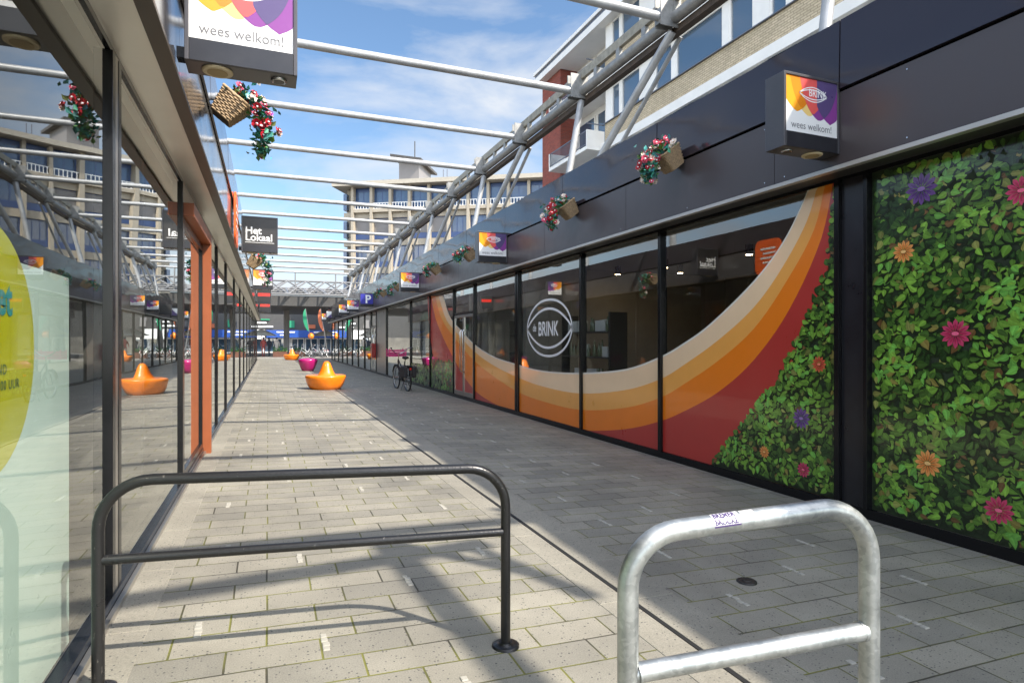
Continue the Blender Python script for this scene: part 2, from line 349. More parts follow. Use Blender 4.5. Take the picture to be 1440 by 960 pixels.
def text_mb(txt, size, fn, bold=0., align='LEFT', sx=1., spacing=1.):
    """letters of a text as faces, each vertex (u, v) sent through fn -> 3D"""
    cu = bpy.data.curves.new('lettering', 'FONT'); cu.body = txt; cu.size = size; cu.offset = bold; cu.align_x = align; cu.space_character = spacing; cu.resolution_u = 4
    o = bpy.data.objects.new('lettering', cu); COL.objects.link(o)
    dg = bpy.context.evaluated_depsgraph_get(); dg.update()
    me = bpy.data.meshes.new_from_object(o.evaluated_get(dg))
    mb = MB()
    mb.add([fn(v.co.x * sx, v.co.y) for v in me.vertices], [tuple(p.vertices) for p in me.polygons])
    bpy.data.objects.remove(o); bpy.data.curves.remove(cu); bpy.data.meshes.remove(me)
    return mb

# ------------------------------------------------------------- ground
g = MB(); g.poly([(-500, -500, -.31), (500, -500, -.31), (500, 600, -.31), (-500, 600, -.31)])
tag(g.build('ground', 'ground_grey'), kind='structure')
XL, XR, DR = -.73, 4.72, 1.825
def lay(o):
    o.location = (0, 0, GA); o.rotation_euler = (0, math.atan(GB), 0); return tag(o, kind='structure')
p = MB(); p.poly([(XL - .05, -8, 0), (XR + .05, -8, 0), (XR + .05, 52, 0), (XL - .05, 52, 0)])
lay(p.build('pavement', 'paving'))
p = MB(); p.box(-40, 50, 52.002, 100, -.3, .10)
tag(p.build('square', 'plaza', bevel=.01), kind='structure')
p = MB(); p.box(DR - .012, DR + .012, -8, 52, -.01, .004)
lay(p.build('drain_slot', 'drain'))
# border slabs along the drain and along the left shop front
p = MB()
for x0, x1 in ((DR + .016, DR + .28), (DR - .19, DR - .016)):
    y = -8
    while y < 51: zz = random.uniform(.002, .0045); p.box(x0, x1, y, y + .595 + random.uniform(-.003, .003), -.01, zz); y += .6
y = -8
while y < 45: p.box(XL + .02, XL + .22, y, y + .794, -.01, .0035); y += .8
brd = paving_mat('border_paving', .0)
for nd in brd.node_tree.nodes:
    if nd.type == 'TEX_BRICK': nd.inputs['Mortar Size'].default_value = 0.0; nd.inputs['Brick Width'].default_value = 50; nd.inputs['Row Height'].default_value = 50
lay(p.build('border_paving', 'border_paving', bevel=.003))
# white cobble inserts in the joints
p = MB()
for cx, ph in ((.18, .3), (.74, .9), (1.30, .1), (2.46, .5), (3.02, .0), (3.62, .4), (-.3, .6)):
    y = -1 + ph
    while y < 30:
        x = cx + random.choice((0, 0, .2, -.2)) * .3
        if random.random() < .85:
            for k in range(4):
                yy = y + k * .042 + random.uniform(-.003, .003); xx = x + random.uniform(-.004, .004)
                p.box(xx - .016, xx + .016 + random.uniform(-.004, .004), yy, yy + .035, -.01, .004 + random.uniform(0, .002))
        y += 1.15 if cx < 2 else .76
lay(p.build('cobble_inserts', 'stone_white', bevel=.004))
vx, vy = onG(1050, 818)
v = thing('valve_cover', 'small round black iron valve cover set in the shaded paving', 'manhole cover', (vx, vy, gz(vx)))
MB().lathe([(.058, -.01), (.058, .008), (.05, .011)], (vx, vy, gz(vx)), 28).build('rim', 'iron', v)
MB().lathe([(.028, .0), (.028, .013), (.022, .015)], (vx, vy, gz(vx)), 20).build('cap', 'iron', v)

# ------------------------------------------------------------- shop rows
def fascia(root, xs, sgn, y0, y1, step, zlo, zgr, zhi, y_first, low='panel_satin'):
    """upper and lower lacquered panels; xs = front plane, sgn = +1 when the panel body lies towards +x"""
    y = y_first
    cuts = []
    while y < y1: cuts.append(y); y += step
    cuts = [y0] + [c for c in cuts if c > y0 + .3] + [y1]
    for a, b in zip(cuts[:-1], cuts[1:]):
        tilt = random.uniform(-.004, .004)
        u = MB(); x0 = xs + sgn * (.0 + tilt); x1 = xs + sgn * .03
        u.add([(xs, a + .006, zgr + .018), (xs, b - .006, zgr + .018), (xs + sgn * .012 + sgn * tilt, b - .006, zhi), (xs + sgn * .012 + sgn * tilt, a + .006, zhi),
               (x1, a + .006, zgr + .018), (x1, b - .006, zgr + .018), (x1 + sgn * .012, b - .006, zhi), (x1 + sgn * .012, a + .006, zhi)],
              [(0, 1, 2, 3)[::sgn], (4, 7, 6, 5)[::sgn], (3, 2, 6, 7)[::sgn], (0, 4, 5, 1)[::sgn], (0, 3, 7, 4)[::sgn], (1, 5, 6, 2)[::sgn]])
        u.build('upper_fascia_panel', 'panel_gloss', root)
    lc = [y0] + [c for c in [y_first + step * .28 + step * i for i in range(-10, 60)] if y0 + .3 < c < y1 - .3] + [y1]
    for a, b in zip(lc[:-1], lc[1:]):
        q_ = MB(); q_.box(xs + sgn * .022, xs + sgn * .05, a + .003, b - .003, zlo, zgr - .004)
        for yy in (a + .12, (a + b) / 2, b - .12):
            for z_ in (zlo + .05, zgr - .05):
                if random.random() < .8: q_.add([(xs + sgn * .0195, yy + .006 * math.cos(t * math.pi / 3), z_ + .006 * math.sin(t * math.pi / 3)) for t in range(6)], [tuple(range(6))], 1)
        q_.build('lower_fascia_panel', [low, 'chrome'], root)
    MB().box(xs + sgn * .05, xs + sgn * .12, y0, y1, zlo + .01, zhi - .01).build('fascia_backing', 'black_frame', root)

YA, YB = -6.0, 50.0
# ---- right row
R = thing('shop_row', 'dark shop row on the right with glossy black fascia, petal window print and leaf print', 'shop building', (XR, 0, 0))
FX = 4.40; ZLO, ZGR, ZHI = 2.97, 3.58, 4.17
fascia(R, FX, 1, YA, YB, 2.55, ZLO, ZGR, ZHI, 3.64 - 2.55 * 3)
MB().box(FX - .004, FX + .06, YA, YB, ZLO - .04, ZLO - .002).build('fascia_trim', 'light_trim', R, bevel=.004)
MB().box(FX + .062, XR + .12, YA, YB, ZLO - .02, ZLO + .06).build('soffit', 'dark_soffit', R)
m = MB(); pts_ = [(FX + .05, .4 * k - 2, ZHI + .015 + .012 * math.sin(k * 1.7)) for k in range(110)]
m.tube(pts_, .008, 6); m.build('cable', 'black_frame', R)
MB().box(FX + .1, 13.0, YA, YB, ZHI - .25, ZHI - .06).build('roof', 'gravel', R)
MB().box(XR - .03, XR + .08, YA, YB, -.1, .085).build('plinth', 'black_frame', R, bevel=.004)
MB().box(XR - .02, XR + .05, YA, YB, 2.92, 2.98).build('window_head', 'black_frame', R)
MB().box(XR + .1, 10.0, YA, YB, -.005, .02).build('interior_floor', 'interior_floor', R)
MB().box(XR + .1, 10.0, YA, YB, 3.02, 3.1).build('interior_ceiling', 'interior_ceiling', R)
MB().box(10.0, 10.15, YA, YB, 0, 3.1).build('back_wall', 'interior_wall', R)
for yy in (3.75, 11.4, 15.0, 26.0, 33., 41.):
    MB().box(XR + .15, 10.0, yy - .06, yy + .06, .02, 3.02).build('partition_wall', 'interior_wall', R)
def mull(root, X, sgn, y0, y1, z0=.085, z1=2.92, depth=.06, name='mullion'):
    return MB().box(X - sgn * depth * .75, X + sgn * .06, y0, y1, z0, z1).build(name, 'black_frame', root, bevel=.003)
bay = [YA, -2.2, .6, 3.60, 3.90, 6.52, 8.65, 11.36, 14.13, 15.9, 18.5, 21.3, 26.0, 28.6, 30.2, 32.4, 34.8, 37.4, 40, 42.6, 45.2, 47.8, YB]
for y in bay:
    if y in (3.60, 3.90): continue
    if y == 11.36:
        mull(R, XR, 1, y - .085, y - .02); mull(R, XR, 1, y + .02, y + .085)
    else: mull(R, XR, 1, y - .03, y + .03)
mull(R, XR, 1, 3.585, 3.62, depth=.09); mull(R, XR, 1, 3.855, 3.905, depth=.09)
MB().box(XR - .03, XR + .05, 3.622, 3.853, .085, 2.92).build('pier_panel', 'black_box', R)
for a, b in zip(bay[:-1], bay[1:]):
    if (a, b) in ((3.60, 3.90), (26.0, 28.6)): continue
    if a in (14.13, 28.6):                                  # door bays
        z = MB(); z.box(XR - .03, XR + .03, a + .03, b - .03, 2.2, 2.26); z.build('transom', 'black_frame', R)
        d = MB(); w = .05
        yy0, yy1 = a + .06, b - .06; ym = (yy0 + yy1) / 2
        for q0, q1 in ((yy0, ym - .01), (ym + .01, yy1)):
            d.box(XR - .025, XR + .025, q0, q0 + w, .09, 2.19); d.box(XR - .025, XR + .025, q1 - w, q1, .09, 2.19)
            d.box(XR - .025, XR + .025, q0 + w, q1 - w, .09, .2); d.box(XR - .025, XR + .025, q0 + w, q1 - w, 2.13, 2.19)
        dr = d.build('door', 'steel', R, bevel=.003)
        for q in (ym - .1, ym + .1):
            MB().tube([(XR - .03, q, .7), (XR - .08, q, .75), (XR - .08, q, 1.75), (XR - .03, q, 1.8)], .014, 8).build('handle', 'chrome', dr)
    MB().add([(XR, a + .03, .085), (XR, b - .03, .085), (XR, b - .03, 2.92), (XR, a + .03, 2.92)], [(3, 2, 1, 0)]).build('glass_pane', 'shop_glass', R)
MB().box(XR - .02, XR + .02, 26.03, 28.57, .085, 2.92).build('steel_panel', 'steel', R)

# ---- the printed window film
def px_line(pts, X): return [(X,) + onX(x, y, X) for x, y in pts]
C0 = [(623, 416), (633, 447), (650, 467), (667, 485), (693, 502), (725, 513), (763, 523), (817, 526), (880, 521), (928, 504), (960, 486), (1000, 457), (1060, 398), (1100, 345), (1128, 290), (1142, 252)]
C1 = [(617, 416), (628, 450), (648, 474), (667, 494), (693, 513), (727, 530), (763, 543), (817, 553), (880, 548), (928, 533), (960, 514), (1010, 478), (1060, 432), (1100, 376), (1135, 310), (1152, 250)]
C2 = [(612, 416), (622, 450), (645, 482), (667, 507), (693, 528), (727, 550), (763, 564), (817, 576), (880, 573), (928, 559), (960, 541), (1010, 507), (1060, 462), (1105, 397), (1145, 322), (1162, 248)]
C3 = [(606, 416), (615, 455), (640, 508), (667, 548), (700, 570), (727, 583), (770, 597), (817, 605), (880, 603), (928, 592), (960, 579), (1010, 551), (1060, 506), (1110, 435), (1155, 335), (1173, 245)]
C4 = [(601, 416), (604, 470), (612, 520), (637, 553), (667, 562), (727, 578), (770, 592), (817, 605), (880, 624), (928, 640), (960, 648), (1000, 660), (1060, 587), (1110, 520), (1160, 405), (1184, 245)]
def crom(P, k=5):
    out = []
    for i in range(len(P) - 1):
        a, b, c, d = P[max(i - 1, 0)], P[i], P[i + 1], P[min(i + 2, len(P) - 1)]
        for j in range(k):
            t = j / k
            out.append(tuple(.5 * (2 * b[q] + (c[q] - a[q]) * t + (2 * a[q] - 5 * b[q] + 4 * c[q] - d[q]) * t * t + (3 * b[q] - a[q] - 3 * c[q] + d[q]) * t ** 3) for q in range(len(b))))
    return out + [P[-1]]
def mapc(c, X, base=False):
    out = []
    for x, y in crom(c):
        Y, H = onX(x, y, X); out.append((X, Y, min(max(H, .09), 2.92)))
    return out
C4p = []
XF = XR - .006
for i, (x, y) in enumerate(C4):
    Y, H = onX(x, y, XF)
    if 3 <= i <= 11: H = .088
    C4p.append((XF, Y, H))
def film(A, B, m, dx, name='window_film'):
    A = [(XF + dx, a[1], min(a[2], 2.92)) for a in A]; B = [(XF + dx, b[1], min(b[2], 2.92)) for b in B]
    return MB().strip(A, B).build(name, m, R)
C4p = [q for i in range(len(C4p) - 1) for q in ([tuple(C4p[i][k] + (C4p[i + 1][k] - C4p[i][k]) * j / 5 for k in range(3)) for j in range(5)])] + [C4p[-1]]
m0, m1, m2, m3 = (mapc(c, XF) for c in (C0, C1, C2, C3))
E0 = [(XF, a[1], a[2] + .025) for a in m0]
film(E0, m0, 'f_edge', .0); film(m0, m1, 'f_cream', .0); film(m1, m2, 'f_light', .0); film(m2, m3, 'f_orange', .0); film(m3, C4p, 'f_red', .0)

# ---- leaf print
def edge_x(py):
    r = [(1184, 245), (1178, 320), (1173, 370), (1160, 405), (1137, 463), (1103, 530), (1060, 587), (1020, 637), (1000, 660), (985, 690)]
    for (xa, ya), (xb, yb) in zip(r[:-1], r[1:]):
        if ya <= py <= yb: return xa + (xb - xa) * (py - ya) / (yb - ya)
    return r[0][0] if py < 245 else 985
def leaf(mb, X, y, z, s, ang, col):
    n = 6; up = []; lo = []; fold = random.uniform(.55, 1.0); wd = random.uniform(.30, .42); bend = random.uniform(-.10, .10)
    for i in range(n + 1):
        t = i / n; up.append((t - .45) * s); lo.append(wd * s * (math.sin(math.pi * t ** .66) ** .9) * (1 - .15 * t))
    ca, sa = math.cos(ang), math.sin(ang)
    def P(u, v, d=0): v = v + bend * s * (1 - (2 * u / s) ** 2); return (X + d, y + u * ca - v * sa, z + u * sa + v * ca)
    def PS(u, v): q = P(u * 1.06, v * 1.12, .0009); return (q[0], q[1] - .006, q[2] - .012)
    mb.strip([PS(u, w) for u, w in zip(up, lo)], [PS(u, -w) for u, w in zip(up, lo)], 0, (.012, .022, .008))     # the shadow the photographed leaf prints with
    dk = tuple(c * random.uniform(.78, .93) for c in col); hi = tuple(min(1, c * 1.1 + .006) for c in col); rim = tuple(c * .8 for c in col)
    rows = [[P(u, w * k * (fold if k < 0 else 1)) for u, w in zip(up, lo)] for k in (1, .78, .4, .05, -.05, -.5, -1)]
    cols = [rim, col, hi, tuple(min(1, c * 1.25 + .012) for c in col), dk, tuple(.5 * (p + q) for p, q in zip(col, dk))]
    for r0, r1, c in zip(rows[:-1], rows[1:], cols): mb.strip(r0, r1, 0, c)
from mathutils import noise as mnoise
def leaf_colour(y, z):
    q = mnoise.noise(Vector((y * 2.2, z * 2.2, 3.1))) + .6 * mnoise.noise(Vector((y * 6, z * 6, 8.3))) + random.gauss(0, .42)
    if random.random() < .10: c = random.choice(((.26, .22, .05), (.17, .09, .03), (.3, .32, .08), (.2, .22, .05)))
    elif q < -.35: c = (.022, .06, .012)
    elif q < .1: c = (.055, .13, .02)
    elif q < .5: c = (.12, .26, .03)
    elif q < .85: c = (.21, .42, .05)
    else: c = (.17, .45, .07)
    k = random.uniform(.75, 1.25); return tuple(v * k for v in c), q
def leaf_area(y0, y1, z0, z1, dens, test=None, size=(.045, .095)):
    mb = MB(); n = int((y1 - y0) * (z1 - z0) * dens); L = []
    for i in range(n):
        y = random.uniform(y0, y1); z = random.uniform(z0, z1)
        if test and not test(y, z): continue
        c, q = leaf_colour(y, z); L.append((y, z, c, q))
    L.sort(key=lambda e: e[3] + random.uniform(-.9, .9))          # brighter leaves mostly on top
    for i, (y, z, c, q) in enumerate(L):
        sz = random.uniform(*size); a = random.gauss(math.radians(-70), 1.0) if random.random() < .5 else random.gauss(math.radians(190), 1.0)
        leaf(mb, XR - .0055 - .005 * i / max(1, len(L)), y, z, sz, a, c)
    return mb
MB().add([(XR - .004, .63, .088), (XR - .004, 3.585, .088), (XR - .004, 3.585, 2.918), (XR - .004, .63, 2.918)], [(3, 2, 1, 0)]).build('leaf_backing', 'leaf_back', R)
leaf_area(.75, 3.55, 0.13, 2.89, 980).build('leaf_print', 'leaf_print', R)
bk = []
for py in range(245, 700, 15):
    Y, H = onX(edge_x(py) - 4, py, XR - .004); bk.append((XR - .004, min(max(Y, 3.92), 6.48), min(max(H, .088), 2.918)))
rt = [(XR - .004, 3.91, b[2]) for b in bk]
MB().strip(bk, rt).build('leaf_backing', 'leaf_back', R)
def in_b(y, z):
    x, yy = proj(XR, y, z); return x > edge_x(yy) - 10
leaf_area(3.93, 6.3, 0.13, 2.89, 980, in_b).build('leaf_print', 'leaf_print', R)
MB().add([(XR - .004, 15.95, .088), (XR - .004, 18.45, .088), (XR - .004, 18.45, .7), (XR - .004, 15.95, 1.0)], [(3, 2, 1, 0)]).build('leaf_backing', 'leaf_back', R)
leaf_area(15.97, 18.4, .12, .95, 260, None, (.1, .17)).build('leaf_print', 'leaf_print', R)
MB().add([(XR - .004, 18.55, .088), (XR - .004, 21.25, .088), (XR - .004, 21.25, .75), (XR - .004, 18.55, .75)], [(3, 2, 1, 0)]).build('leaf_backing', 'leaf_back', R)
leaf_area(18.57, 21.2, .12, .72, 200, None, (.1, .17)).build('leaf_print', 'leaf_print', R)
def print_flower(px, py, rpx, c, c2):
    Y, H = onX(px, py, XR); z = XR * ST / 1; dpt = XR / (ST + (px - 720) / F * CT); r = rpx / F * dpt
    mb = MB(); N = 12; X = XR - .0115
    for k in range(N):
        a = 2 * math.pi * k / N; h = math.pi / N
        def Q(rr, aa, d=0): return (X - d, Y + rr * math.cos(aa), H + rr * math.sin(aa))
        mb.poly([Q(r * .12, a), Q(r * .62, a - h * .95), Q(r * .8, a - h * .72), Q(r, a), Q(r * .8, a + h * .72), Q(r * .62, a + h * .95)][::-1], 0, c)
        mb.poly([Q(r * .12, a, .0015), Q(r * .5, a - h * .6, .0015), Q(r * .75, a, .0015), Q(r * .5, a + h * .6, .0015)][::-1], 0, c2)
    mb.poly([(X - .003, Y + r * .24 * math.cos(t * .5236), H + r * .14 * math.sin(t * .5236)) for t in range(12)][::-1], 0, tuple(min(1, q * 1.5 + .08) for q in c))
    mb.build('printed_flower', 'leaf_print', R)
PUR = ((.16, .07, .28), (.10, .035, .2)); ORA = ((.85, .36, .1), (.75, .24, .05)); PNK = ((.62, .06, .15), (.48, .03, .09)); RED = ((.7, .13, .06), (.55, .06, .04))
for px, py, r, c in ((1297, 266, 23, PUR), (1272, 354, 16, ORA), (1345, 469, 21, PNK), (1438, 268, 21, PNK), (1306, 651, 19, ORA), (1406, 717, 20, PNK), (1153, 512, 12, RED), (1128, 588, 15, PUR), (1076, 635, 9, ORA), (1131, 660, 11, PNK)):
    print_flower(px, py, r, *c)

# ---- the round emblem on the glass
def ribbon(pts, w, X, m='white_text', name='window_emblem', parent=None):
    A = []; B = []
    for i, (y, z) in enumerate(pts):
        a = Vector(pts[max(i - 1, 0)]); b = Vector(pts[min(i + 1, len(pts) - 1)]); t = (b - a).normalized(); nn = Vector((-t.y, t.x)) * w
        A.append((X, y + nn.x, z + nn.y)); B.append((X, y - nn.x, z - nn.y))
    return MB().strip(A, B)
XE = XR - .0105
emb = MB()
Yl, Hm = onX(743, 463, XR); Yr, _ = onX(804, 460, XR); Yc = (Yl + Yr) / 2; hw = (Yl - Yr) / 2
hw *= 1.03
def eye(h_up, h_dn, dz, e1=2.0, e2=.9):
    out = []
    for sgn, h in ((1, h_up), (-1, h_dn)):
        seg = []
        for i in range(33):
            t = -math.cos(math.pi * i / 32); seg.append((Yc - t * hw, Hm + dz + sgn * h * (1 - abs(t) ** e1) ** e2))
        out.append(seg)
    return out
for seg in eye(.36, .35, 0) + eye(.52, .50, 0, 2.2, .55):
    r_ = ribbon(seg, .021, XE)
    o = len(emb.v); emb.v += r_.v
    for f in r_.f: emb.f.append([o + i for i in f]); emb.m.append(0); emb.c.append(None); emb.s.append(False)
ws = emb.build('window_emblem', 'white_text', R)
y0_, z0_ = onX(757.5, 472, XR)
tm = text_mb('BRINK', .37, lambda u, v: (XE, y0_ - u, z0_ + v), bold=.006, sx=.8); tm.build('lettering', 'white_text', ws)
y1_, z1_ = onX(750, 466, XR)
text_mb('de', .2, lambda u, v: (XE, y1_ - u, z1_ + v), bold=.003, sx=.8).build('lettering', 'white_text', ws)

# ---- left row
Lr = thing('shop_row', 'sunlit glazed shop row on the left with orange entrance portal and mirrored fascia', 'shop building', (XL, 0, 0))
LX = -.46
fascia(Lr, LX, -1, YA, YB - 4, 2.55, ZLO, ZGR - .06, 4.03, 3.3 - 2.55 * 3, 'panel_left')
MB().box(LX + .008, -.53, YA, YB - 4, 2.94, 2.966).build('fascia_trim', 'brown_trim', Lr, bevel=.003)
MB().box(-.51, XL - .1, YA, YB - 4, 2.968, 3.02).build('soffit', 'soffit', Lr)
MB().box(XL + .012, XL - .03, YA, YB - 4, 2.935, 2.967).build('window_header', 'black_frame', Lr)
MB().box(LX - .1, -9.0, YA, YB - 4, 3.75, 3.95).build('roof', 'gravel', Lr)
LZ = gz(XL)
MB().box(XL + .03, XL - .08, YA, YB - 4, .0, LZ + .07).build('plinth', 'black_frame', Lr, bevel=.004)
MB().box(XL + .055, XL + .032, YA, YB - 4, 0, LZ + .03).build('base_angle', 'steel', Lr)
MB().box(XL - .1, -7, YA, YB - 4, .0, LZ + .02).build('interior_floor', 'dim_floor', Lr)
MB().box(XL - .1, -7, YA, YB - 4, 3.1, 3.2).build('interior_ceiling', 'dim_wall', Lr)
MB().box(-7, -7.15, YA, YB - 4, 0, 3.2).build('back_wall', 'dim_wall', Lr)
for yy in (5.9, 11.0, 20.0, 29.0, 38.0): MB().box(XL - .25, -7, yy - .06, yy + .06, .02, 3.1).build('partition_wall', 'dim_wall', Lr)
lb = [YA, -3.1, -.3, .6, 3.59, 6.16, 8.05, 10.2, 12.36, 15.3, 18.4, 21.3, 24.4, 27.4, 30.4, 33.4, 36.4, 39.4, 42.4, YB - 4]
for y in lb:
    if y == 3.59:
        mull(Lr, XL, -1, y - .10, y - .04, depth=.03, z0=LZ + .03, z1=2.934); mull(Lr, XL, -1, y + .03, y + .09, depth=.03, z0=LZ + .03, z1=2.934)
        MB().box(XL + .02, XL - .04, y - .04, y + .025, LZ + .07, 2.934).build('mullion_infill', 'steel', Lr)
    elif y == 8.05: continue
    else: mull(Lr, XL, -1, y - .035, y + .035, depth=.03, z0=LZ + .03, z1=2.934)
for a, b in zip(lb[:-1], lb[1:]):
    if a == 6.16: continue
    MB().add([(XL, a + .03, LZ + .07), (XL, b - .03, LZ + .07), (XL, b - .03, 2.935), (XL, a + .03, 2.935)], [(0, 1, 2, 3)]).build('glass_pane', 'street_glass', Lr)
# orange portal with its glazed door
po = MB(); po.box(XL + .105, XL - .12, 7.94, 8.05, LZ - .02, 2.76); po.box(XL + .105, XL - .12, 6.2, 7.94, 2.64, 2.76)
MB().box(XL + .02, XL - .04, 6.2, 8.05, 2.762, 2.933).build('portal_infill', 'black_frame', Lr)
por = po.build('portal', 'orange_paint', Lr, bevel=.004)
d = MB()
for q0, q1 in ((6.2, 7.935),):
    d.box(XL + .02, XL - .03, q0, q0 + .06, LZ + .03, 2.63); d.box(XL + .02, XL - .03, q1 - .06, q1, LZ + .03, 2.63); d.box(XL + .02, XL - .03, q0 + .06, q1 - .06, LZ + .03, LZ + .13); d.box(XL + .02, XL - .03, q0 + .06, q1 - .06, 2.55, 2.63)
dr = d.build('door', 'black_frame', Lr, bevel=.003)
MB().add([(XL, 6.26, LZ + .13), (XL, 7.875, LZ + .13), (XL, 7.875, 2.55), (XL, 6.26, 2.55)], [(0, 1, 2, 3)]).build('glass_pane', 'street_glass', dr)
# mint poster with lime disc inside the first window
PX = XL - .03
wp = thing('window_poster', 'pale mint poster with a large lime green disc inside the left shop window', 'poster', (PX, 2.5, .1))
yE, _ = onX(97, 500, PX)
MB().box(PX, PX - .006, .65, yE, LZ + .08, 1.76).build('sheet', 'mint', wp)
tri = [onX(99, 235, PX), onX(99, 330, PX), onX(62, 310, PX)]
rY = rZ = .385; yC, zC = 2.2, 1.475
pts = [(PX + .0015, yC + rY * math.cos(t * 2 * math.pi / 64), zC + rZ * math.sin(t * 2 * math.pi / 64) * 1.0) for t in range(64)]
disc = MB().poly(pts).build('disc', 'lime', wp)
def lw(u, v, y, z): return (PX + .003, y + u, z + v)
for txt, px, py, sz, m, bo in (('et', -6, 440, .15, 'teal_text', .005), ('END', -10, 528, .045, 'dark_green_text', .0008), ('00 UUR', -1, 549, .042, 'dark_green_text', .0008)):
    yy, zz = onX(max(px, -30), py, PX)
    text_mb(txt, sz, lambda u, v, yy=yy, zz=zz: lw(u, v, yy, zz), bold=bo, sx=.95, spacing=(1.18 if sz < .1 else 1.0)).build('lettering', m, disc)

# ------------------------------------------------------------- box signs
def petal(u0, v0, k=1.0):
    def f(v):
        t = v - v0
        if t <= 0: return None
        w = .26 * (1 - math.exp(-t * 5.2)) * (1 if t > .05 else math.sqrt(t / .05) * .9 + .1) + .16 * t
        return (u0 - w * k, u0 + w * k)
    return f
def sign_face(root, x0, x1, z0, z1, y, kind):
    W, H = x1 - x0, z1 - z0
    def P(u, v, d): return (x0 + u * W, y - d, z0 + v * H)
    if kind == 'petal':
        MB().poly([P(0, 0, .0005), P(1, 0, .0005), P(1, 1, .0005), P(0, 1, .0005)]).build('sign_face', 'print_white', root)
        pe = dict(y=petal(.45, .30), o=petal(.22, .36), p=petal(.645, .25), q=petal(.86, .22))
        def area(m, fs, d, clip=(0, 1), vmax=1.0):
            A = []; B = []
            for i in range(41):
                v = i / 40 * vmax; iv = [f(v) for f in fs]
                if any(q is None for q in iv): continue
                a = max([clip[0]] + [q[0] for q in iv]); b = min([clip[1]] + [q[1] for q in iv])
                if a < b: A.append(P(a, v, d)); B.append(P(b, v, d))
            if len(A) > 1: MB().strip(A, B).build('petal_print', m, root)
        area('p_yellow', [pe['y']], .0007); area('p_purple', [pe['p']], .0009); area('p_purple', [pe['q']], .0011)
        area('p_orange', [pe['o']], .0013); area('p_deep', [pe['o'], pe['y']], .0015); area('p_coral', [pe['y'], pe['p']], .0017); area('p_violet', [pe['p'], pe['q']], .0019, (.6, 1))
        em = MB()
        for hu, hd in ((.085, .13), (.13, .085)):
            for s_, h in ((1, hu), (-1, hd)):
                A = []; B = []
                for i in range(25):
                    t = -1 + i / 12; v = .72 + s_ * h * (1 - t * t); u = .53 + t * .27
                    A.append(P(u, v + .009, .0022)); B.append(P(u, v - .009, .0022))
                em.strip(A, B)
        em.build('emblem', 'white_text', root)
        text_mb('BRINK', .088 * H / .46, lambda u, v: (x0 + W * .44 + u, y - .0023, z0 + H * .685 + v), bold=.0006, sx=.8).build('lettering', 'white_text', root)
        text_mb('wees welkom!', .085 * H / .46, lambda u, v: (x0 + W * .5 + u, y - .0023, z0 + H * .075 + v), align='CENTER', sx=.92).build('lettering', 'grey_text', root)
    elif kind == 'lokaal':
        MB().poly([P(0, 0, .0005), P(1, 0, .0005), P(1, 1, .0005), P(0, 1, .0005)]).build('sign_face', 'sign_black', root)
        for tx, v in (('Het', .40), ('Lokaal', .15)):
            text_mb(tx, .175, lambda a, b, v=v: (x0 + W * .07 + a, y - .0015, z0 + H * v + b), bold=.003, sx=.98).build('lettering', 'white_text', root)
        MB().strip([P(.07, .09, .0012), P(.93, .09, .0012)], [P(.07, .075, .0012), P(.93, .075, .0012)]).build('underline', 'white_text', root)
    elif kind == 'parking':
        MB().poly([P(0, 0, .0005), P(1, 0, .0005), P(1, 1, .0005), P(0, 1, .0005)]).build('sign_face', 'p_blue', root)
        text_mb('P', .5, lambda a, b: (x0 + W * .36 + a, y - .0015, z0 + H * .1 + b), bold=.012).build('lettering', 'white_text', root)
    elif kind == 'red':
        MB().poly([P(0, 0, .0005), P(1, 0, .0005), P(1, 1, .0005), P(0, 1, .0005)]).build('sign_face', 'sign_black', root)
        MB().strip([P(.04, .4, .0012), P(.96, .4, .0012)], [P(.04, .68, .0012), P(.96, .68, .0012)][0:2]).build('red_band', 's_red', root)
    elif kind == 'grey':
        MB().poly([P(0, 0, .0005), P(1, 0, .0005), P(1, 1, .0005), P(0, 1, .0005)]).build('sign_face', 'print_white', root)
        MB().poly([P(0, 0, .002), P(1, 0, .002), P(1, 1, .002)]).build('petal_print', 'p_violet', root)
    else:
        MB().poly([P(0, 0, .0005), P(1, 0, .0005), P(1, 1, .0005), P(0, 1, .0005)]).build('sign_face', 'sign_black', root)
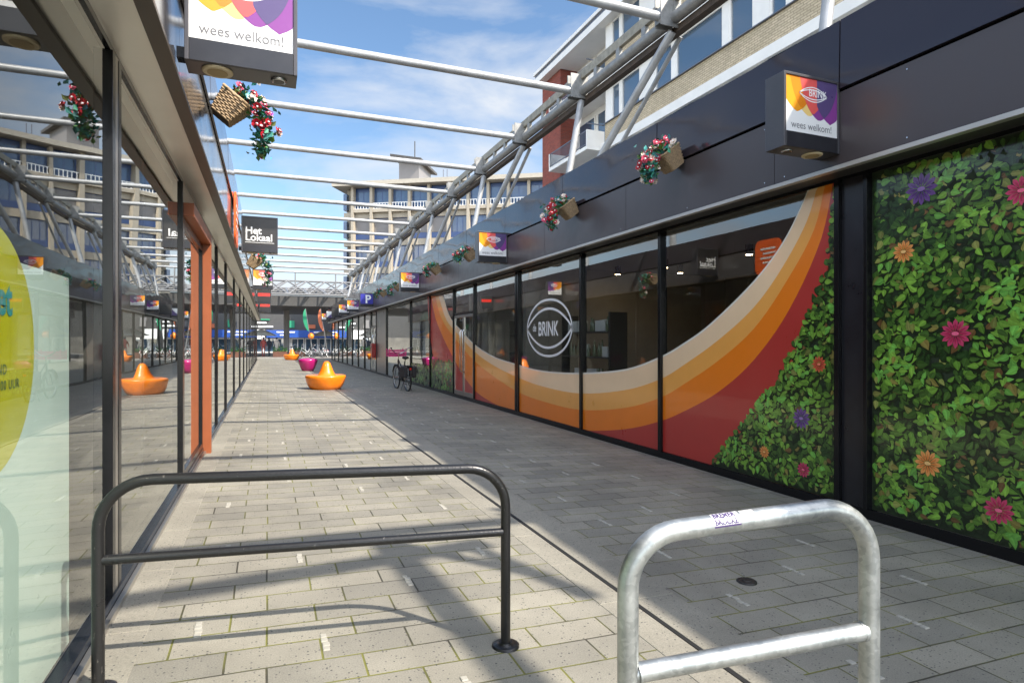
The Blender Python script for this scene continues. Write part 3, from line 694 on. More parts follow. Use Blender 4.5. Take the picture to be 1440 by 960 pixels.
def box_sign(side, y, kind, label, z0=3.06, w=.59, h=.6, gx=.0):
    if side > 0: x1 = FX + .02; x0 = x1 - w - .02
    else: x0 = LX + .03; x1 = x0 + w
    r = thing('box_sign', label, 'sign', (x0 if side < 0 else x1, y, z0), 'square projecting signs on the shop fascias')
    d_ = .2
    c = MB(); fr = .022
    c.box(x0, x1, y + .012, y + d_, z0, z0 + h)
    c.box(x0, x0 + fr, y, y + .012, z0, z0 + h); c.box(x1 - fr, x1, y, y + .012, z0, z0 + h); c.box(x0 + fr, x1 - fr, y, y + .012, z0 + h - fr, z0 + h)
    c.build('casing', 'sign_side', r, bevel=.003)
    MB().box(x0 + fr + .0005, x1 - fr - .0005, y - .001, y + .0115, z0 + .001, z0 + .125).build('bottom_band', 'black_box', r, bevel=.002)
    sign_face(r, x0 + fr, x1 - fr, z0 + .127, z0 + h - fr, y + .0105, kind)
    MB().box(x0 + .02, x1 - .02, y + d_ + .001, y + d_ + .006, z0 + .13, z0 + h - .02).build('back_face', 'print_white', r)
    if side < 0: a, b = x0 + .16, x1 - .1
    else: a, b = x1 - .2, x0 + .13
    MB().lathe([(.082, 0), (.082, -.008), (.075, -.012)], (a, y + .1, z0 - .001), 28).build('lamp_ring', 'lamp_lens', r)
    MB().lathe([(.055, -.013), (.055, -.0145)], (a, y + .1, z0 - .001), 24).build('lamp_lens', 'lamp_inner', r)
    q = MB().lathe([(.045, 0), (.045, -.008), (.033, -.011)], (b, y + .1, z0 - .001), 24).build('lamp_ring', 'chrome', r)
    MB().lathe([(.031, -.012), (.031, -.013)], (b, y + .1, z0 - .001), 20).build('lamp_lens', 'sign_black', r)
    if side < 0: MB().box(x0 - .045, x0 - .002, y + .06, y + .14, z0 + .03, z0 + .09).build('bracket', 'black_frame', r)
    return r
box_sign(1, 3.65, 'petal', 'petal pattern box sign above the leaf print, nearest on the right')
box_sign(1, 11.2, 'petal', 'petal pattern box sign above the round window emblem')
box_sign(1, 18.7, 'petal', 'petal pattern box sign between two dark flower baskets, before the parking sign')
box_sign(1, 27.6, 'parking', 'blue parking box sign with a white P')
box_sign(1, 32.4, 'petal', 'petal pattern box sign just beyond the blue parking sign')
box_sign(1, 36.4, 'petal', 'small distant petal box sign, second beyond the blue parking sign')
box_sign(1, 40.5, 'black', 'plain black box sign far down the right shop row')
box_sign(1, 44.5, 'grey', 'white and violet box sign far down the right shop row')
box_sign(1, 48.5, 'petal', 'farthest petal pattern box sign at the end of the right shop row')
box_sign(-1, 3.77, 'petal', 'largest petal pattern box sign, cut by the top edge on the left')
box_sign(-1, 11.45, 'lokaal', 'dark grey box sign reading Het Lokaal in white', h=.62)
box_sign(-1, 19.6, 'petal', 'petal pattern box sign below the trailing basket beyond the Het Lokaal sign', w=.57)
box_sign(-1, 27, 'red', 'black box sign with a red band, the nearer one', w=.55)
box_sign(-1, 35, 'red', 'black box sign with a red band, the farther one', w=.55)

# orange round sign flat on the left fascia
ys, zs = 9.9, 3.3
os_ = thing('orange_sign', 'orange rounded sign fixed flat on the left fascia beside the portal', 'sign', (LX, ys, zs))
rr = []
for cx, cz, a0 in ((.2, .22, 0), (-.2, .22, 90), (-.2, -.22, 180), (.2, -.22, 270)):
    for k in range(7): a = math.radians(a0 + 15 * k); rr.append((ys + cx + .16 * math.cos(a), zs + cz + .16 * math.sin(a)))
m = MB(); n_ = len(rr); m.add([(LX + .03, a, b) for a, b in rr] + [(LX + .004, a, b) for a, b in rr], [tuple(range(n_)), tuple(range(n_, 2 * n_))[::-1]] + [(i, n_ + i, n_ + (i + 1) % n_, (i + 1) % n_) for i in range(n_)])
m.build('panel', 's_orange' if 's_orange' in MATS else 'p_coral', os_)
MATS['p_sign_orange'] = mat('p_sign_orange', (.85, .13, .02), .35)
for ob in kids(os_): ob.data.materials[0] = MATS['p_sign_orange']
m = MB()
for k in range(4): m.box(LX + .031, LX + .034, ys - .22, ys + .2 - .07 * (k % 2), zs + .16 - .1 * k, zs + .2 - .1 * k)
m.build('text_lines', 'white_text', os_)

# red letter box by the far door
ly, lz = onX(521, 497, XR - .05)
lbx = thing('letter_box', 'dark red letter box on the steel panel by the far door', 'letter box', (XR - .16, 28.9, 1.0))
MB().box(XR - .22, XR - .035, 28.6, 29.1, .75, 1.4).build('body', 'red_box', lbx, bevel=.015)
MB().box(XR - .225, XR - .2, 28.66, 29.04, 1.22, 1.26).build('slot', 'black_frame', lbx)

# ------------------------------------------------------------- overhead frame of pipes
TX, TZ = 6.5, 7.07
fr_ = thing('roof_frame', 'open steel roof frame of white cross pipes carried by a grey truss', 'pergola', (TX, 0, 4.2))
nodes = [8.68 + 3.29 * k for k in range(-5, 14)]
for y in nodes:
    MB().tube([(-4.5, y, TZ), (TX - .28, y, TZ)], .079, 18).build('cross_pipe', 'pipe', fr_)
    b = MB(); b.box(TX - .3, TX + .12, y - .09, y - .07, TZ - .17, TZ + .36); b.box(TX - .3, TX + .12, y + .07, y + .09, TZ - .17, TZ + .36); b.box(TX - .3, TX - .28, y - .07, y + .07, TZ - .13, TZ + .13)
    b.build('node_plate', 'truss', fr_)
ya, yb = nodes[0] - 1, nodes[-1] + 1
MB().tube([(TX, ya, TZ), (TX, yb, TZ)], .105, 20).build('main_pipe', 'truss', fr_)
MB().box(TX - .05, TX + .03, ya, yb, TZ + .26, TZ + .44).build('channel', 'channel', fr_)
MB().box(TX + .032, TX + .14, ya, yb, TZ + .40, TZ + .44).build('channel', 'channel', fr_)
MB().box(TX + .06, TX + .2, ya, yb, TZ - .22, TZ - .10).build('lower_plate', 'rust', fr_)
b = MB(); y = ya + .4
while y < yb:
    b.box(TX - .05, TX + .03, y, y + .12, TZ + .09, TZ + .258); y += .89
b.build('brackets', 'truss', fr_)
# left counterpart carries the pipes out of sight behind the mirrored fascia
MB().tube([(-4.5, ya, TZ), (-4.5, yb, TZ)], .15, 16).build('main_pipe', 'truss', fr_)
for i, y in enumerate(nodes):
    if i % 2 == 0:                                # foot node (index 6 is the node at y = 12.9)
        MB().tube([(TX, y, TZ - .2), (5.85, y - .23, 3.95)], [.075, .068], 14).build('strut', 'pipe', fr_)
        if i > 0:
            MB().tube([(TX, nodes[i - 1], TZ - .2), (5.85, y - .23, 3.95)], [.075, .068], 14).build('strut', 'pipe', fr_)
            MB().tube([(TX + .25, nodes[i - 1] + .1, TZ - .2), (6.25, y - .1, 3.95)], [.045, .04], 12).build('strut', 'pipe', fr_)
        MB().tube([(-4.5, y, TZ - .1), (-4.5, y, 4.0)], .12, 12).build('strut', 'pipe', fr_)
# braced end bay (behind the photographer) whose shadow falls across the near paving
def caster(px, py):                       # where a pipe at the height of the frame shades this point of the street
    x, y = onG(px, py); k = (TZ - gz(x)) / SUN.z; return (x + SUN.x * k, y + SUN.y * k, TZ)
for (p0, p1, r_) in (((545, 765), (760, 985), .10), ((640, 770), (180, 845), .085), ((560, 765), (720, 800), .06), ((690, 780), (810, 830), .07)):
    A_, B_ = Vector(caster(*p0)), Vector(caster(*p1)); e_ = (B_ - A_) * .12
    MB().tube([A_ - e_, B_ + e_], r_, 12).build('brace', 'pipe', fr_)

# ------------------------------------------------------------- railings in the foreground
def bend_path(p0, p1, p2, r, n=9):
    a = (Vector(p0) - Vector(p1)).normalized(); b = (Vector(p2) - Vector(p1)).normalized()
    ang = a.angle(b); t = r / math.tan(ang / 2); c = Vector(p1) + (a + b).normalized() * (r / math.sin(ang / 2))
    s = Vector(p1) + a * t - c; e = Vector(p1) + b * t - c; out = []
    for i in range(n + 1):
        k = i / n; w = s.angle(e); out.append(c + (s * math.sin((1 - k) * w) + e * math.sin(k * w)) / math.sin(w))
    return out
def hoop(A, B, zA, zB, r, base=-.05):
    A0 = (A[0], A[1], base); A1 = (A[0], A[1], zA); B1 = (B[0], B[1], zB); B0 = (B[0], B[1], base)
    return [Vector(A0)] + bend_path(A0, A1, B1, r) + bend_path(A1, B1, B0, r) + [Vector(B0)]
fx, fy = onG(711, 908)
def camp(px, z):
    a = (px - 720) / F; return (z * ST + a * z * CT, z * CT - a * z * ST)
A, B = camp(138, 2.29), (fx, fy)
zB_ = fx * ST + fy * CT
br_ = thing('bicycle_rail', 'black tubular bicycle rail standing across the sunlit paving', 'railing', ((A[0] + B[0]) / 2, (A[1] + B[1]) / 2, gz(.2)))
hz = lambda py, z: CH - (py - 480) / F * z
MB().tube(hoop(A, B, hz(676, 2.29), hz(657, zB_), .18, gz(.2) - .06), .0218, 22).build('hoop', 'rail_black', br_)
MB().tube([(A[0] + .015, A[1], hz(788, 2.29)), (B[0] - .015, B[1], hz(747, zB_))], .0185, 18).build('crossbar', 'rail_black', br_)
for q in (A, B):
    MB().lathe([(.062, -.01), (.062, .008), (.052, .012), (.03, .013), (.028, .022)], (q[0], q[1], gz(q[0])), 28).build('foot_flange', 'rail_black', br_)
A, B = camp(883, 1.72), camp(1222, 1.88)
gs = thing('bicycle_stand', 'galvanised steel bicycle stand with a small sticker on its top bend', 'bicycle stand', ((A[0] + B[0]) / 2, (A[1] + B[1]) / 2, 0))
hp = hoop(A, B, .945, 1.0, .16)
MB().tube(hp, .030, 26).build('hoop', 'galvanised', gs)
MB().tube([(A[0] + .02, A[1], .553), (B[0] - .02, B[1], .604)], .0275, 24).build('crossbar', 'galvanised', gs)
for q, z in ((A, .553), (B, .604)):
    ax = Vector((B[0] - A[0], B[1] - A[1], .05)).normalized(); sg = 1 if q is A else -1
    c = Vector((q[0], q[1], z)) + ax * sg * .028
    MB().tube([c, c + ax * sg * .006], .0315, 24).build('weld_bead', 'galvanised', gs)
# sticker wrapped round the top bar
ax = (Vector((B[0], B[1], 1.0)) - Vector((A[0], A[1], .945))).normalized()
fwd = Vector((0, 0, 1)).cross(ax).normalized() * -1         # towards the photographer
if fwd.dot(Vector((0, -1, 0))) < 0: fwd = -fwd
upv = ax.cross(fwd).normalized(); upv = upv if upv.z > 0 else -upv
st0 = Vector((A[0], A[1], .945)) + ax * .255
def wrap(u, v, rad=.0306):
    a = v / .03 + .62
    return st0 + ax * u + (fwd * math.cos(a) + upv * math.sin(a)) * rad
m = MB(); NU, NV = 6, 8
for mat_, u0, u1, nm, v0, v1 in (('print_white', .0, .085, 'sticker', -.014, .028), ('p_violet', .0, .085, 'sticker', -.019, -.0142), ('print_white', .092, .135, 'sticker', -.010, .026)):
    m = MB(); G = [[wrap(u0 + (u1 - u0) * i / NU, v0 + (v1 - v0) * j / NV) for i in range(NU + 1)] for j in range(NV + 1)]
    for j in range(NV): m.strip(G[j], G[j + 1])
    m.build(nm, mat_, gs)
for tx, v in (('BREMER', .0085), ('BRÜCKE', -.0115)):
    text_mb(tx, .0225, lambda a, b, v=v: wrap(a + .003, b + v, .0317), bold=.0007, sx=.88).build('lettering', 'p_violet', gs)
m = MB()
for k in range(5): m.strip([wrap(.096, -.005 + .006 * k, .0311), wrap(.131 - .008 * (k % 2), -.005 + .006 * k, .0311)], [wrap(.096, -.0025 + .006 * k, .0311), wrap(.131 - .008 * (k % 2), -.0025 + .006 * k, .0311)])
m.build('sticker_lines', 'grey_text', gs)

# ------------------------------------------------------------- seats
def orange_seat(x, y, label):
    r = thing('round_seat', label, 'bench', (x, y, 0), 'orange hat shaped street seats')
    MB().lathe([(.40, 0), (.45, .015), (.52, .1), (.575, .22), (.605, .34), (.615, .40), (.60, .435), (.56, .45), (.5, .445), (.3, .42), (.0001, .41)], (x, y, 0), 48, caps=False).build('seat', 'orange_plastic', r)
    MB().lathe([(.36, .41), (.30, .43), (.25, .47), (.20, .58), (.15, .72), (.115, .81), (.085, .85), (.045, .875), (.0001, .88)], (x + .03, y, 0), 36, caps=False).build('backrest', 'orange_plastic', r)
    return r
s1 = orange_seat(0, 0, 'glossy orange round seat with a cone backrest, nearest along the drain line')
x, y = onG(458, 547); s1.location = (x, y, gz(x)); s1.scale = (.93, .93, .93)
x, y = onG(410, 506)
dup(s1, (x, y, gz(x)), label='small distant orange round seat with a cone backrest beyond the magenta seat')
x, y = 0, 0
ps = thing('bowl_seat', 'glossy magenta bowl shaped street seat on the drain line', 'bench', (x, y, 0))
MB().lathe([(.24, 0), (.28, .02), (.38, .2), (.45, .4), (.475, .5), (.465, .56), (.43, .60), (.3, .635), (.15, .65), (.0001, .655)], (x, y, 0), 40, caps=False).build('seat', 'pink_plastic', ps)
MB().lathe([(.26, 0), (.26, .014)], (x, y, 0), 32).build('base_ring', 'black_frame', ps)
x, y = onG(433, 521.5); ps.location = (x, y, gz(x)); ps.scale = (.93, .93, .95)

# ------------------------------------------------------------- bicycles
def make_bike(label, frame, group, crate=True, loc=(0, 0, 0)):
    r = thing('bicycle', label, 'bicycle', (0, 0, 0), group)
    RW = .34
    def wheel(yc):
        w = MB().tube([(0, yc + RW * math.cos(a), RW + RW * math.sin(a)) for a in [2 * math.pi * k / 36 for k in range(36)]], .02, 10, closed=True).build('wheel', 'rubber', r)
        MB().tube([(0, yc + (RW - .03) * math.cos(a), RW + (RW - .03) * math.sin(a)) for a in [2 * math.pi * k / 36 for k in range(36)]], .011, 8, closed=True).build('rim', 'chrome', w)
        sp = MB()
        for k in range(16):
            a = 2 * math.pi * k / 16; sp.tube([(0.02 * (-1) ** k, yc, RW), (0, yc + (RW - .03) * math.cos(a), RW + (RW - .03) * math.sin(a))], .0022, 4)
        sp.tube([(-.05, yc, RW), (.05, yc, RW)], .022, 8); sp.build('spokes', 'chrome', w)
        f = MB(); pts = [(0, yc + (RW + .035) * math.cos(a), RW + (RW + .035) * math.sin(a)) for a in [math.radians(20 + 8 * k) for k in range(18)]]
        f.strip([(p[0] - .03, p[1], p[2]) for p in pts], [(p[0] + .03, p[1], p[2]) for p in pts]); f.build('mudguard', frame, r)
    wheel(-.55); wheel(.55)
    f = MB()
    bb = (0, -.1, .3); st = (0, -.3, .82); hd = (0, .36, .86); hb = (0, .39, .66)
    f.tube([bb, st], .018, 10); f.tube([bb, hb], .02, 10); f.tube([(0, -.18, .5), hd], .018, 10); f.tube([hd, hb], .022, 10)
    for s in (-1, 1):
        f.tube([bb, (s * .05, -.55, RW)], .011, 8); f.tube([(0, -.26, .72), (s * .05, -.55, RW)], .009, 8)
        f.tube([hb, (s * .05, .43, .6), (s * .05, .55, RW)], .012, 8)
    f.build('frame', frame, r)
    h = MB(); h.tube([hd, (0, .33, 1.02)], .013, 8); h.tube([(-.31, .06, 1.2), (-.28, .2, 1.2), (-.12, .31, 1.06), (0, .33, 1.02), (.12, .31, 1.06), (.28, .2, 1.2), (.31, .06, 1.2)], .011, 8); h.build('handlebar', 'chrome', r)
    for s in (-1, 1): MB().tube([(s * .31, .08, 1.2), (s * .315, -.03, 1.2)], .018, 8).build('grip', 'rubber', r)
    sd = MB(); sd.lathe([(.02, 0), (.1, .02), (.115, .05), (.09, .08), (.0001, .09)], (0, -.36, .88), 16, sx=.85, sy=1.15); sd.tube([(0, -.3, .8), (0, -.33, .9)], .012, 8); sd.build('saddle', 'rubber', r)
    c = MB(); c.tube([(-.05, -.1, .3), (.05, -.1, .3)], .05, 10); c.tube([(.06, -.1, .3), (.06, -.02, .16)], .01, 6); c.tube([(-.06, -.1, .3), (-.06, -.18, .44)], .01, 6); c.box(.06, .14, -.05, .01, .145, .17); c.box(-.14, -.06, -.21, -.15, .425, .45)
    c.build('crank', 'bike_black', r)
    k = MB(); k.box(-.06, .06, -.8, -.36, .70, .715); k.tube([(-.05, -.75, .7), (-.05, -.56, RW)], .006, 6); k.tube([(.05, -.75, .7), (.05, -.56, RW)], .006, 6); k.build('luggage_rack', 'bike_black', r)
    ks = MB(); ks.tube([(.03, -.35, .3), (.16, -.42, .0)], .01, 6); ks.tube([(-.03, -.35, .3), (-.16, -.42, .0)], .01, 6); ks.build('kickstand', 'bike_black', r)
    MB().box(-.03, .03, -.83, -.80, .6, .65).build('rear_light', 's_red', r)
    if crate:
        for s in (-1, 1):
            b = MB(); b.box(s * .06, s * .19, -.8, -.42, .38, .70); b.build('pannier', 'bag_black', r, bevel=.04, seg=3)
        cr = MB(); x0, x1, y0, y1, z0, z1 = -.26, .26, .4, .74, .94, 1.18
        cr.box(x0, x1, y0, y1, z0, z0 + .012)
        for zz in (z0 + .02, z0 + .085, z0 + .15):
            hh = .05; cr.box(x0, x1, y0, y0 + .012, zz, zz + hh); cr.box(x0, x1, y1 - .012, y1, zz, zz + hh); cr.box(x0, x0 + .012, y0 + .012, y1 - .012, zz, zz + hh); cr.box(x1 - .012, x1, y0 + .012, y1 - .012, zz, zz + hh)
        for xx in (x0, x1 - .02):
            for yy in (y0, y1 - .02): cr.box(xx - .002, xx + .022, yy - .002, yy + .022, z0 - .002, z1)
        cr.build('crate', 'pink_crate', r)
    return r
bk1 = make_bike('black bicycle with pink front crate and black panniers by the right windows', 'bike_black', 'parked bicycles')
x, y = onG(569, 549); bk1.location = (x, y + .4, gz(x)); bk1.rotation_euler = (0, 0, math.radians(5)); bk1.scale = (1.05, 1.05, 1.06)
bk2 = make_bike('distant white bicycle parked side on at the far end', 'white', 'parked bicycles', crate=False)
bk2.location = (3.0, 54.5, .1); bk2.rotation_euler = (0, 0, math.radians(68))
dup(bk2, (4.6, 55.5, .1), math.radians(15), 'distant white bicycle seen end on, right of the side on one', 'parked bicycles')
dup(bk2, (3.9, 54.9, .1), math.radians(52), 'distant white bicycle parked at a slant between the others', 'parked bicycles')
dup(bk2, (1.9, 55.3, .1), math.radians(-12), 'distant white bicycle seen end on, left of the side on one', 'parked bicycles')

# ------------------------------------------------------------- flower baskets
FL = []
def flower_mesh(c, c2):
    mb = MB(); n = 7
    for ring, (R0, z, k) in enumerate(((.034, .008, n), (.022, .022, 5))):
        for i in range(k):
            a = 2 * math.pi * (i + ring * .5) / k; h = math.pi / k * 1.1
            q = lambda rr, aa, zz: (rr * math.cos(aa), rr * math.sin(aa), zz)
            mb.poly([(0, 0, 0), q(R0 * .8, a - h, z), q(R0 * 1.05, a, z + .006), q(R0 * .8, a + h, z)], 0, c if ring == 0 else c2)
    mb.lathe([(.009, .01), (.008, .022), (.0001, .026)], (0, 0, 0), 7, caps=False)
    o = mb.build('flower', 'foliage_attr'); me = o.data; bpy.data.objects.remove(o)
    at = me.color_attributes['Col']
    return me
for c, c2 in (((.5, .012, .03), (.34, .006, .015)), ((.62, .09, .16), (.5, .03, .09)), ((.72, .64, .54), (.7, .55, .45)), ((.35, .1, .45), (.25, .05, .3))): FL.append(flower_mesh(c, c2))
def flower_basket(x, y, z, face, label, nfl=34, tail=.5, rot=0.):
    """wicker pot tipped towards the street; flowers trail over its lip. face: +1 hangs towards +x, -1 towards -x"""
    r = thing('flower_basket', label, 'flower basket', (x, y, z), 'wicker flower baskets on the fascias')
    mb = MB(); w0, w1, d = .085, .125, .22
    R_ = Matrix.Rotation(math.radians(38) * face, 4, 'Y') @ Matrix.Rotation(rot, 4, 'Z')
    O = Vector((x, y, z))
    def ring(t, dw=0.): ww = w0 + (w1 - w0) * t + dw; zz = -d + d * t; return [R_ @ Vector(p) for p in ((-ww, -ww, zz), (ww, -ww, zz), (ww, ww, zz), (-ww, ww, zz))]
    lo, hi = ring(0, -.008), ring(.97, -.008)
    mb.add([O + q for q in lo + hi], [(0, 3, 2, 1), (0, 1, 5, 4), (1, 2, 6, 5), (2, 3, 7, 6), (3, 0, 4, 7), (4, 5, 6, 7)], 1)
    for i in range(13):
        c4 = ring((i + .5) / 13); P_ = []
        for a_, b_ in zip(c4, c4[1:] + c4[:1]):
            nn = (a_ + b_) * .5 - R_ @ Vector((0, 0, -d + d * (i + .5) / 13)); nn.normalize()
            for k in range(7): P_.append(O + a_.lerp(b_, k / 7) + nn * (.006 if (k + i) % 2 else -.004))
        mb.tube(P_, .0085, 5, closed=True)
    mb.tube([O + q for q in ring(1.0)], .014, 8, closed=True)
    mb.build('basket', ['wicker', 'wicker_dark'], r)
    MB().tube([O + Vector((0, 0, -.05)), O + Vector((-face * .2, 0, -.02)), O + Vector((-face * .24, 0, .04))], .007, 6).build('hook', 'black_frame', r)
    fo = MB(); spots = []
    NL = 340
    for i in range(NL):
        t = random.random() ** .9; base = R_ @ Vector((0, 0, .04))
        sp = .12 * (1 - .35 * t)
        lip = R_ @ Vector((face * w1 * .8, 0, .05))
        if t < .4: c = base.lerp(lip, t / .4) + Vector((random.gauss(0, .06), random.gauss(0, .09), random.gauss(.03, .035)))
        else:
            k = (t - .4) / .6; c = lip + Vector((face * (.07 + .05 * math.sin(k * 3)), 0, -.02 - tail * k)) + Vector((random.gauss(0, .035 + .02 * (1 - k)), random.gauss(0, .06), random.gauss(0, .03)))
        p = O + c; s = random.uniform(.045, .085)
        a = Vector((random.gauss(0, 1), random.gauss(0, 1), random.gauss(0, 1))).normalized(); b = a.cross(Vector((.3, .5, .8))).normalized()
        g_ = random.choice(((.03, .2, .17), (.06, .3, .26), (.02, .10, .06), (.07, .18, .04), (.2, .3, .09), (.04, .24, .2)))
        n3 = a.cross(b) * s * .15
        fo.poly([p - a * s * .5, p + b * s * .28 + n3, p + a * s * .5, p - b * s * .28 + n3], 0, tuple(q * random.uniform(.7, 1.3) for q in g_))
        if i % (NL // nfl) == 0: spots.append(c)
    fo.build('foliage', 'foliage_attr', r)
    for c in spots:
        o = bpy.data.objects.new('flower', random.choice((FL[0], FL[0], FL[1], FL[2]) if random.random() < .92 else FL)); COL.objects.link(o); o.parent = r
        out = Vector((face * .6, -.75, .35)) + Vector((random.gauss(0, .4), random.gauss(0, .4), random.gauss(0, .4)))
        o.location = c + out.normalized() * .03; o.rotation_mode = 'QUATERNION'; o.rotation_quaternion = out.to_track_quat('Z', 'Y'); k = random.uniform(.8, 1.45); o.scale = (k, k, k)
    return r
flower_basket(4.2, 5.75, 3.66, -1, 'wicker basket of red and white flowers, nearest on the right fascia', 44, .28)
flower_basket(4.22, 8.3, 3.6, -1, 'basket of pink flowers trailing left above the clear window', 34, .3)
flower_basket(4.22, 13.2, 3.55, -1, 'dark basket of dull flowers just beyond the sign over the emblem', 14, .18)
flower_basket(4.22, 16.2, 3.55, -1, 'distant flower basket in front of the third box sign on the right', 14, .2)
flower_basket(4.22, 21.4, 3.5, -1, 'small distant flower basket on the right before the blue parking sign', 10, .3)
flower_basket(4.22, 24.4, 3.5, -1, 'small dark flower basket closest to the blue parking sign', 10, .2)
flower_basket(-.26, 5.95, 3.66, 1, 'woven basket hanging on the left mirrored fascia with a long red trail', 36, .42)
flower_basket(-.22, 13.9, 3.25, 1, 'distant basket with green trail below the Het Lokaal sign', 8, .5)

# ------------------------------------------------------------- apartment block on the right
AX = 13.3
ap = thing('apartment_block', 'brick apartment block with white windows and corner balconies rising above the shops', 'apartment building', (AX, 10, 0))
AY0, AY1 = -8.0, 28.7
MB().box(AX + .9, AX + 11, AY0, AY1 - .02, 0, 14.9).build('core_wall', 'apt_white', ap)
MB().box(AX, AX + 10.9, 26.6, AY1, 0, 14.86).build('end_wall', 'apt_red_brick', ap)
rf = MB().box(12.9, AX + 11.3, AY0 - .3, AY1 + .3, 14.86, 15.16).build('roof', 'apt_white', ap)
MB().box(12.97, AX + 11.2, AY0 - .25, AY1 + .2, 15.162, 15.36).build('roof_edge', 'apt_metal', rf); MB().box(12.9, AX + 11.3, AY0 - .3, AY1 + .3, 15.362, 15.52).build('roof_edge', 'apt_white', rf)
STH = 2.7
for fl in range(-2, 2):
    sill = 10.75 + STH * fl
    head = sill + 1.42
    zb = sill - .9
    MB().box(AX, AX + .3, AY0, 22.38, zb, sill - .03).build('spandrel', 'apt_yellow_brick', ap)
    MB().box(AX - .08, AX + .32, AY0, 22.38, sill - .029, sill).build('window_sill', 'apt_metal', ap)
    MB().box(AX - .22, AX + .9, AY0, 22.38, zb - .34, zb - .003).build('string_course', 'apt_white', ap, bevel=.01)
    # windows: narrow + wide pairs
    y = 21.9
    per = [(21.9, 21.25, 0), (21.15, 19.8, 0), (19.75, 18.95, 1), (18.85, 17.8, 0), (17.62, 15.2, 0), (14.95, 13.9, 0), (13.82, 13.3, 1)]
    segs = [(22.36, 21.95, 1)] + per + [(a - 8.6, b - 8.6, k) for a, b, k in per] + [(a - 17.2, b - 17.2, k) for a, b, k in per]
    for a, b, k in segs:
        if b < AY0: continue
        if k == 1: MB().box(AX + .02, AX + .3, b, a, sill, head + .03).build('white_panel', 'apt_white', ap); continue
        w = MB(); f_ = .075
        w.box(AX + .03, AX + .14, a - f_, a, sill, head); w.box(AX + .03, AX + .14, b, b + f_, sill, head); w.box(AX + .03, AX + .14, b + f_, a - f_, sill, sill + f_); w.box(AX + .03, AX + .14, b + f_, a - f_, head - f_, head)
        wf = w.build('window_frame', 'apt_white', ap, bevel=.006)
        MB().box(AX + .09, AX + .1, b + f_, a - f_, sill + f_, head - f_).build('pane', 'apt_glass', wf)
    MB().box(AX + .16, AX + .88, AY0, 22.38, sill, head + .3).build('inner_wall', 'apt_curtain', ap)
    for a, b in zip(sorted([s[1] for s in segs])[1:], sorted([s[0] for s in segs])[:-1]):
        if a - b > .01: MB().box(AX + .02, AX + .15, b, a, sill, head).build('mullion', 'apt_white', ap)
    MB().box(AX - .02, AX + .3, AY0, 22.38, head + .032, sill + STH - 1.243).build('lintel', 'apt_white', ap)
    # loggia with balcony
    top = sill - .32; bot = top - .83
    bl = MB().box(12.45, AX + .9, 22.42, 26.15, bot, bot + .16).build('balcony', 'apt_white', ap, bevel=.01)
    MB().box(12.45, AX - .002, 22.42, 22.5, bot + .161, top).build('side_panel', 'apt_white', bl)
    MB().box(12.45, AX - .002, 26.07, 26.15, bot + .161, top).build('side_panel', 'apt_white', bl)
    rl = MB(); rl.box(12.46, 12.5, 22.5, 26.07, top - .04, top); rl.box(12.46, 12.5, 22.5, 26.07, bot + .22, bot + .25)
    y = 22.6
    while y < 26.05: rl.box(12.47, 12.49, y, y + .02, bot + .25, top - .04); y += .115
    rl.build('railing', 'apt_metal', bl)
    MB().box(12.44, AX, 22.43, 22.47, top + .25, top + .29).build('hand_rail', 'apt_metal', bl)
    for a, b in ((22.6, 23.5), (23.7, 24.5), (24.7, 26.3)):
        w = MB(); z0 = bot + .18 + (0 if b == 24.5 else .75 if b == 23.5 else .2); z1 = bot + 2.45
        w.box(AX + .84, AX + .9, a, a + .08, z0, z1); w.box(AX + .84, AX + .9, b - .08, b, z0, z1); w.box(AX + .84, AX + .9, a + .08, b - .08, z0, z0 + .08); w.box(AX + .84, AX + .9, a + .08, b - .08, z1 - .08, z1)
        wf = w.build('window_frame', 'apt_white', ap); MB().box(AX + .865, AX + .875, a + .08, b - .08, z0 + .08, z1 - .08).build('pane', 'apt_glass', wf)
MB().box(AX - .05, AX + .02, 26.55, AY1 + .02, 8.55, 8.85).build('stone_band', 'apt_white', ap)

# ------------------------------------------------------------- office building beyond the end of the street
ob = thing('office_building', 'tall beige office building with a grid of columns and blue windows behind the truss', 'office building', (8.57, 76.3, 0))
ob_rot = math.atan2(63.6 - 76.3, 29.4 - 8.57)
OL = (0, 0, 0)
tmp_loc = ob.location.copy(); ob.location = (0, 0, 0)          # parts are modelled in the building's own frame
WD = 42.0
MB().box(.2, WD, .6, 14, 0, 20.1).build('core_wall', 'office_stone', ob)
MB().box(-1.0, WD + 1, -1.2, 15, 20.2, 20.7).build('roof', 'office_roof', ob)
cols = [1.3 + 2.4 * k for k in range(17)]
cm = MB().box(-.16, .16, -.45, .35, 0, 20.19).build('column', 'office_stone', ob); cm.location = (cols[0], 0, 0)
def link(o, loc, parent=None):
    c = o.copy(); COL.objects.link(c); c.parent = parent or o.parent; c.location = loc; return c
for u in cols[1:]: link(cm, (u, 0, 0))
levels = [17.2 - 3.35 * k for k in range(0, 6)]
for k, z in enumerate(levels):
    MB().box(.0, WD, .05, .6, z - .75, z).build('floor_band', 'office_stone', ob)
    MB().box(-.02, .4, .0, 8, z + .3, z + 2.3).build('corner_window', 'office_glass', ob)
wf = None
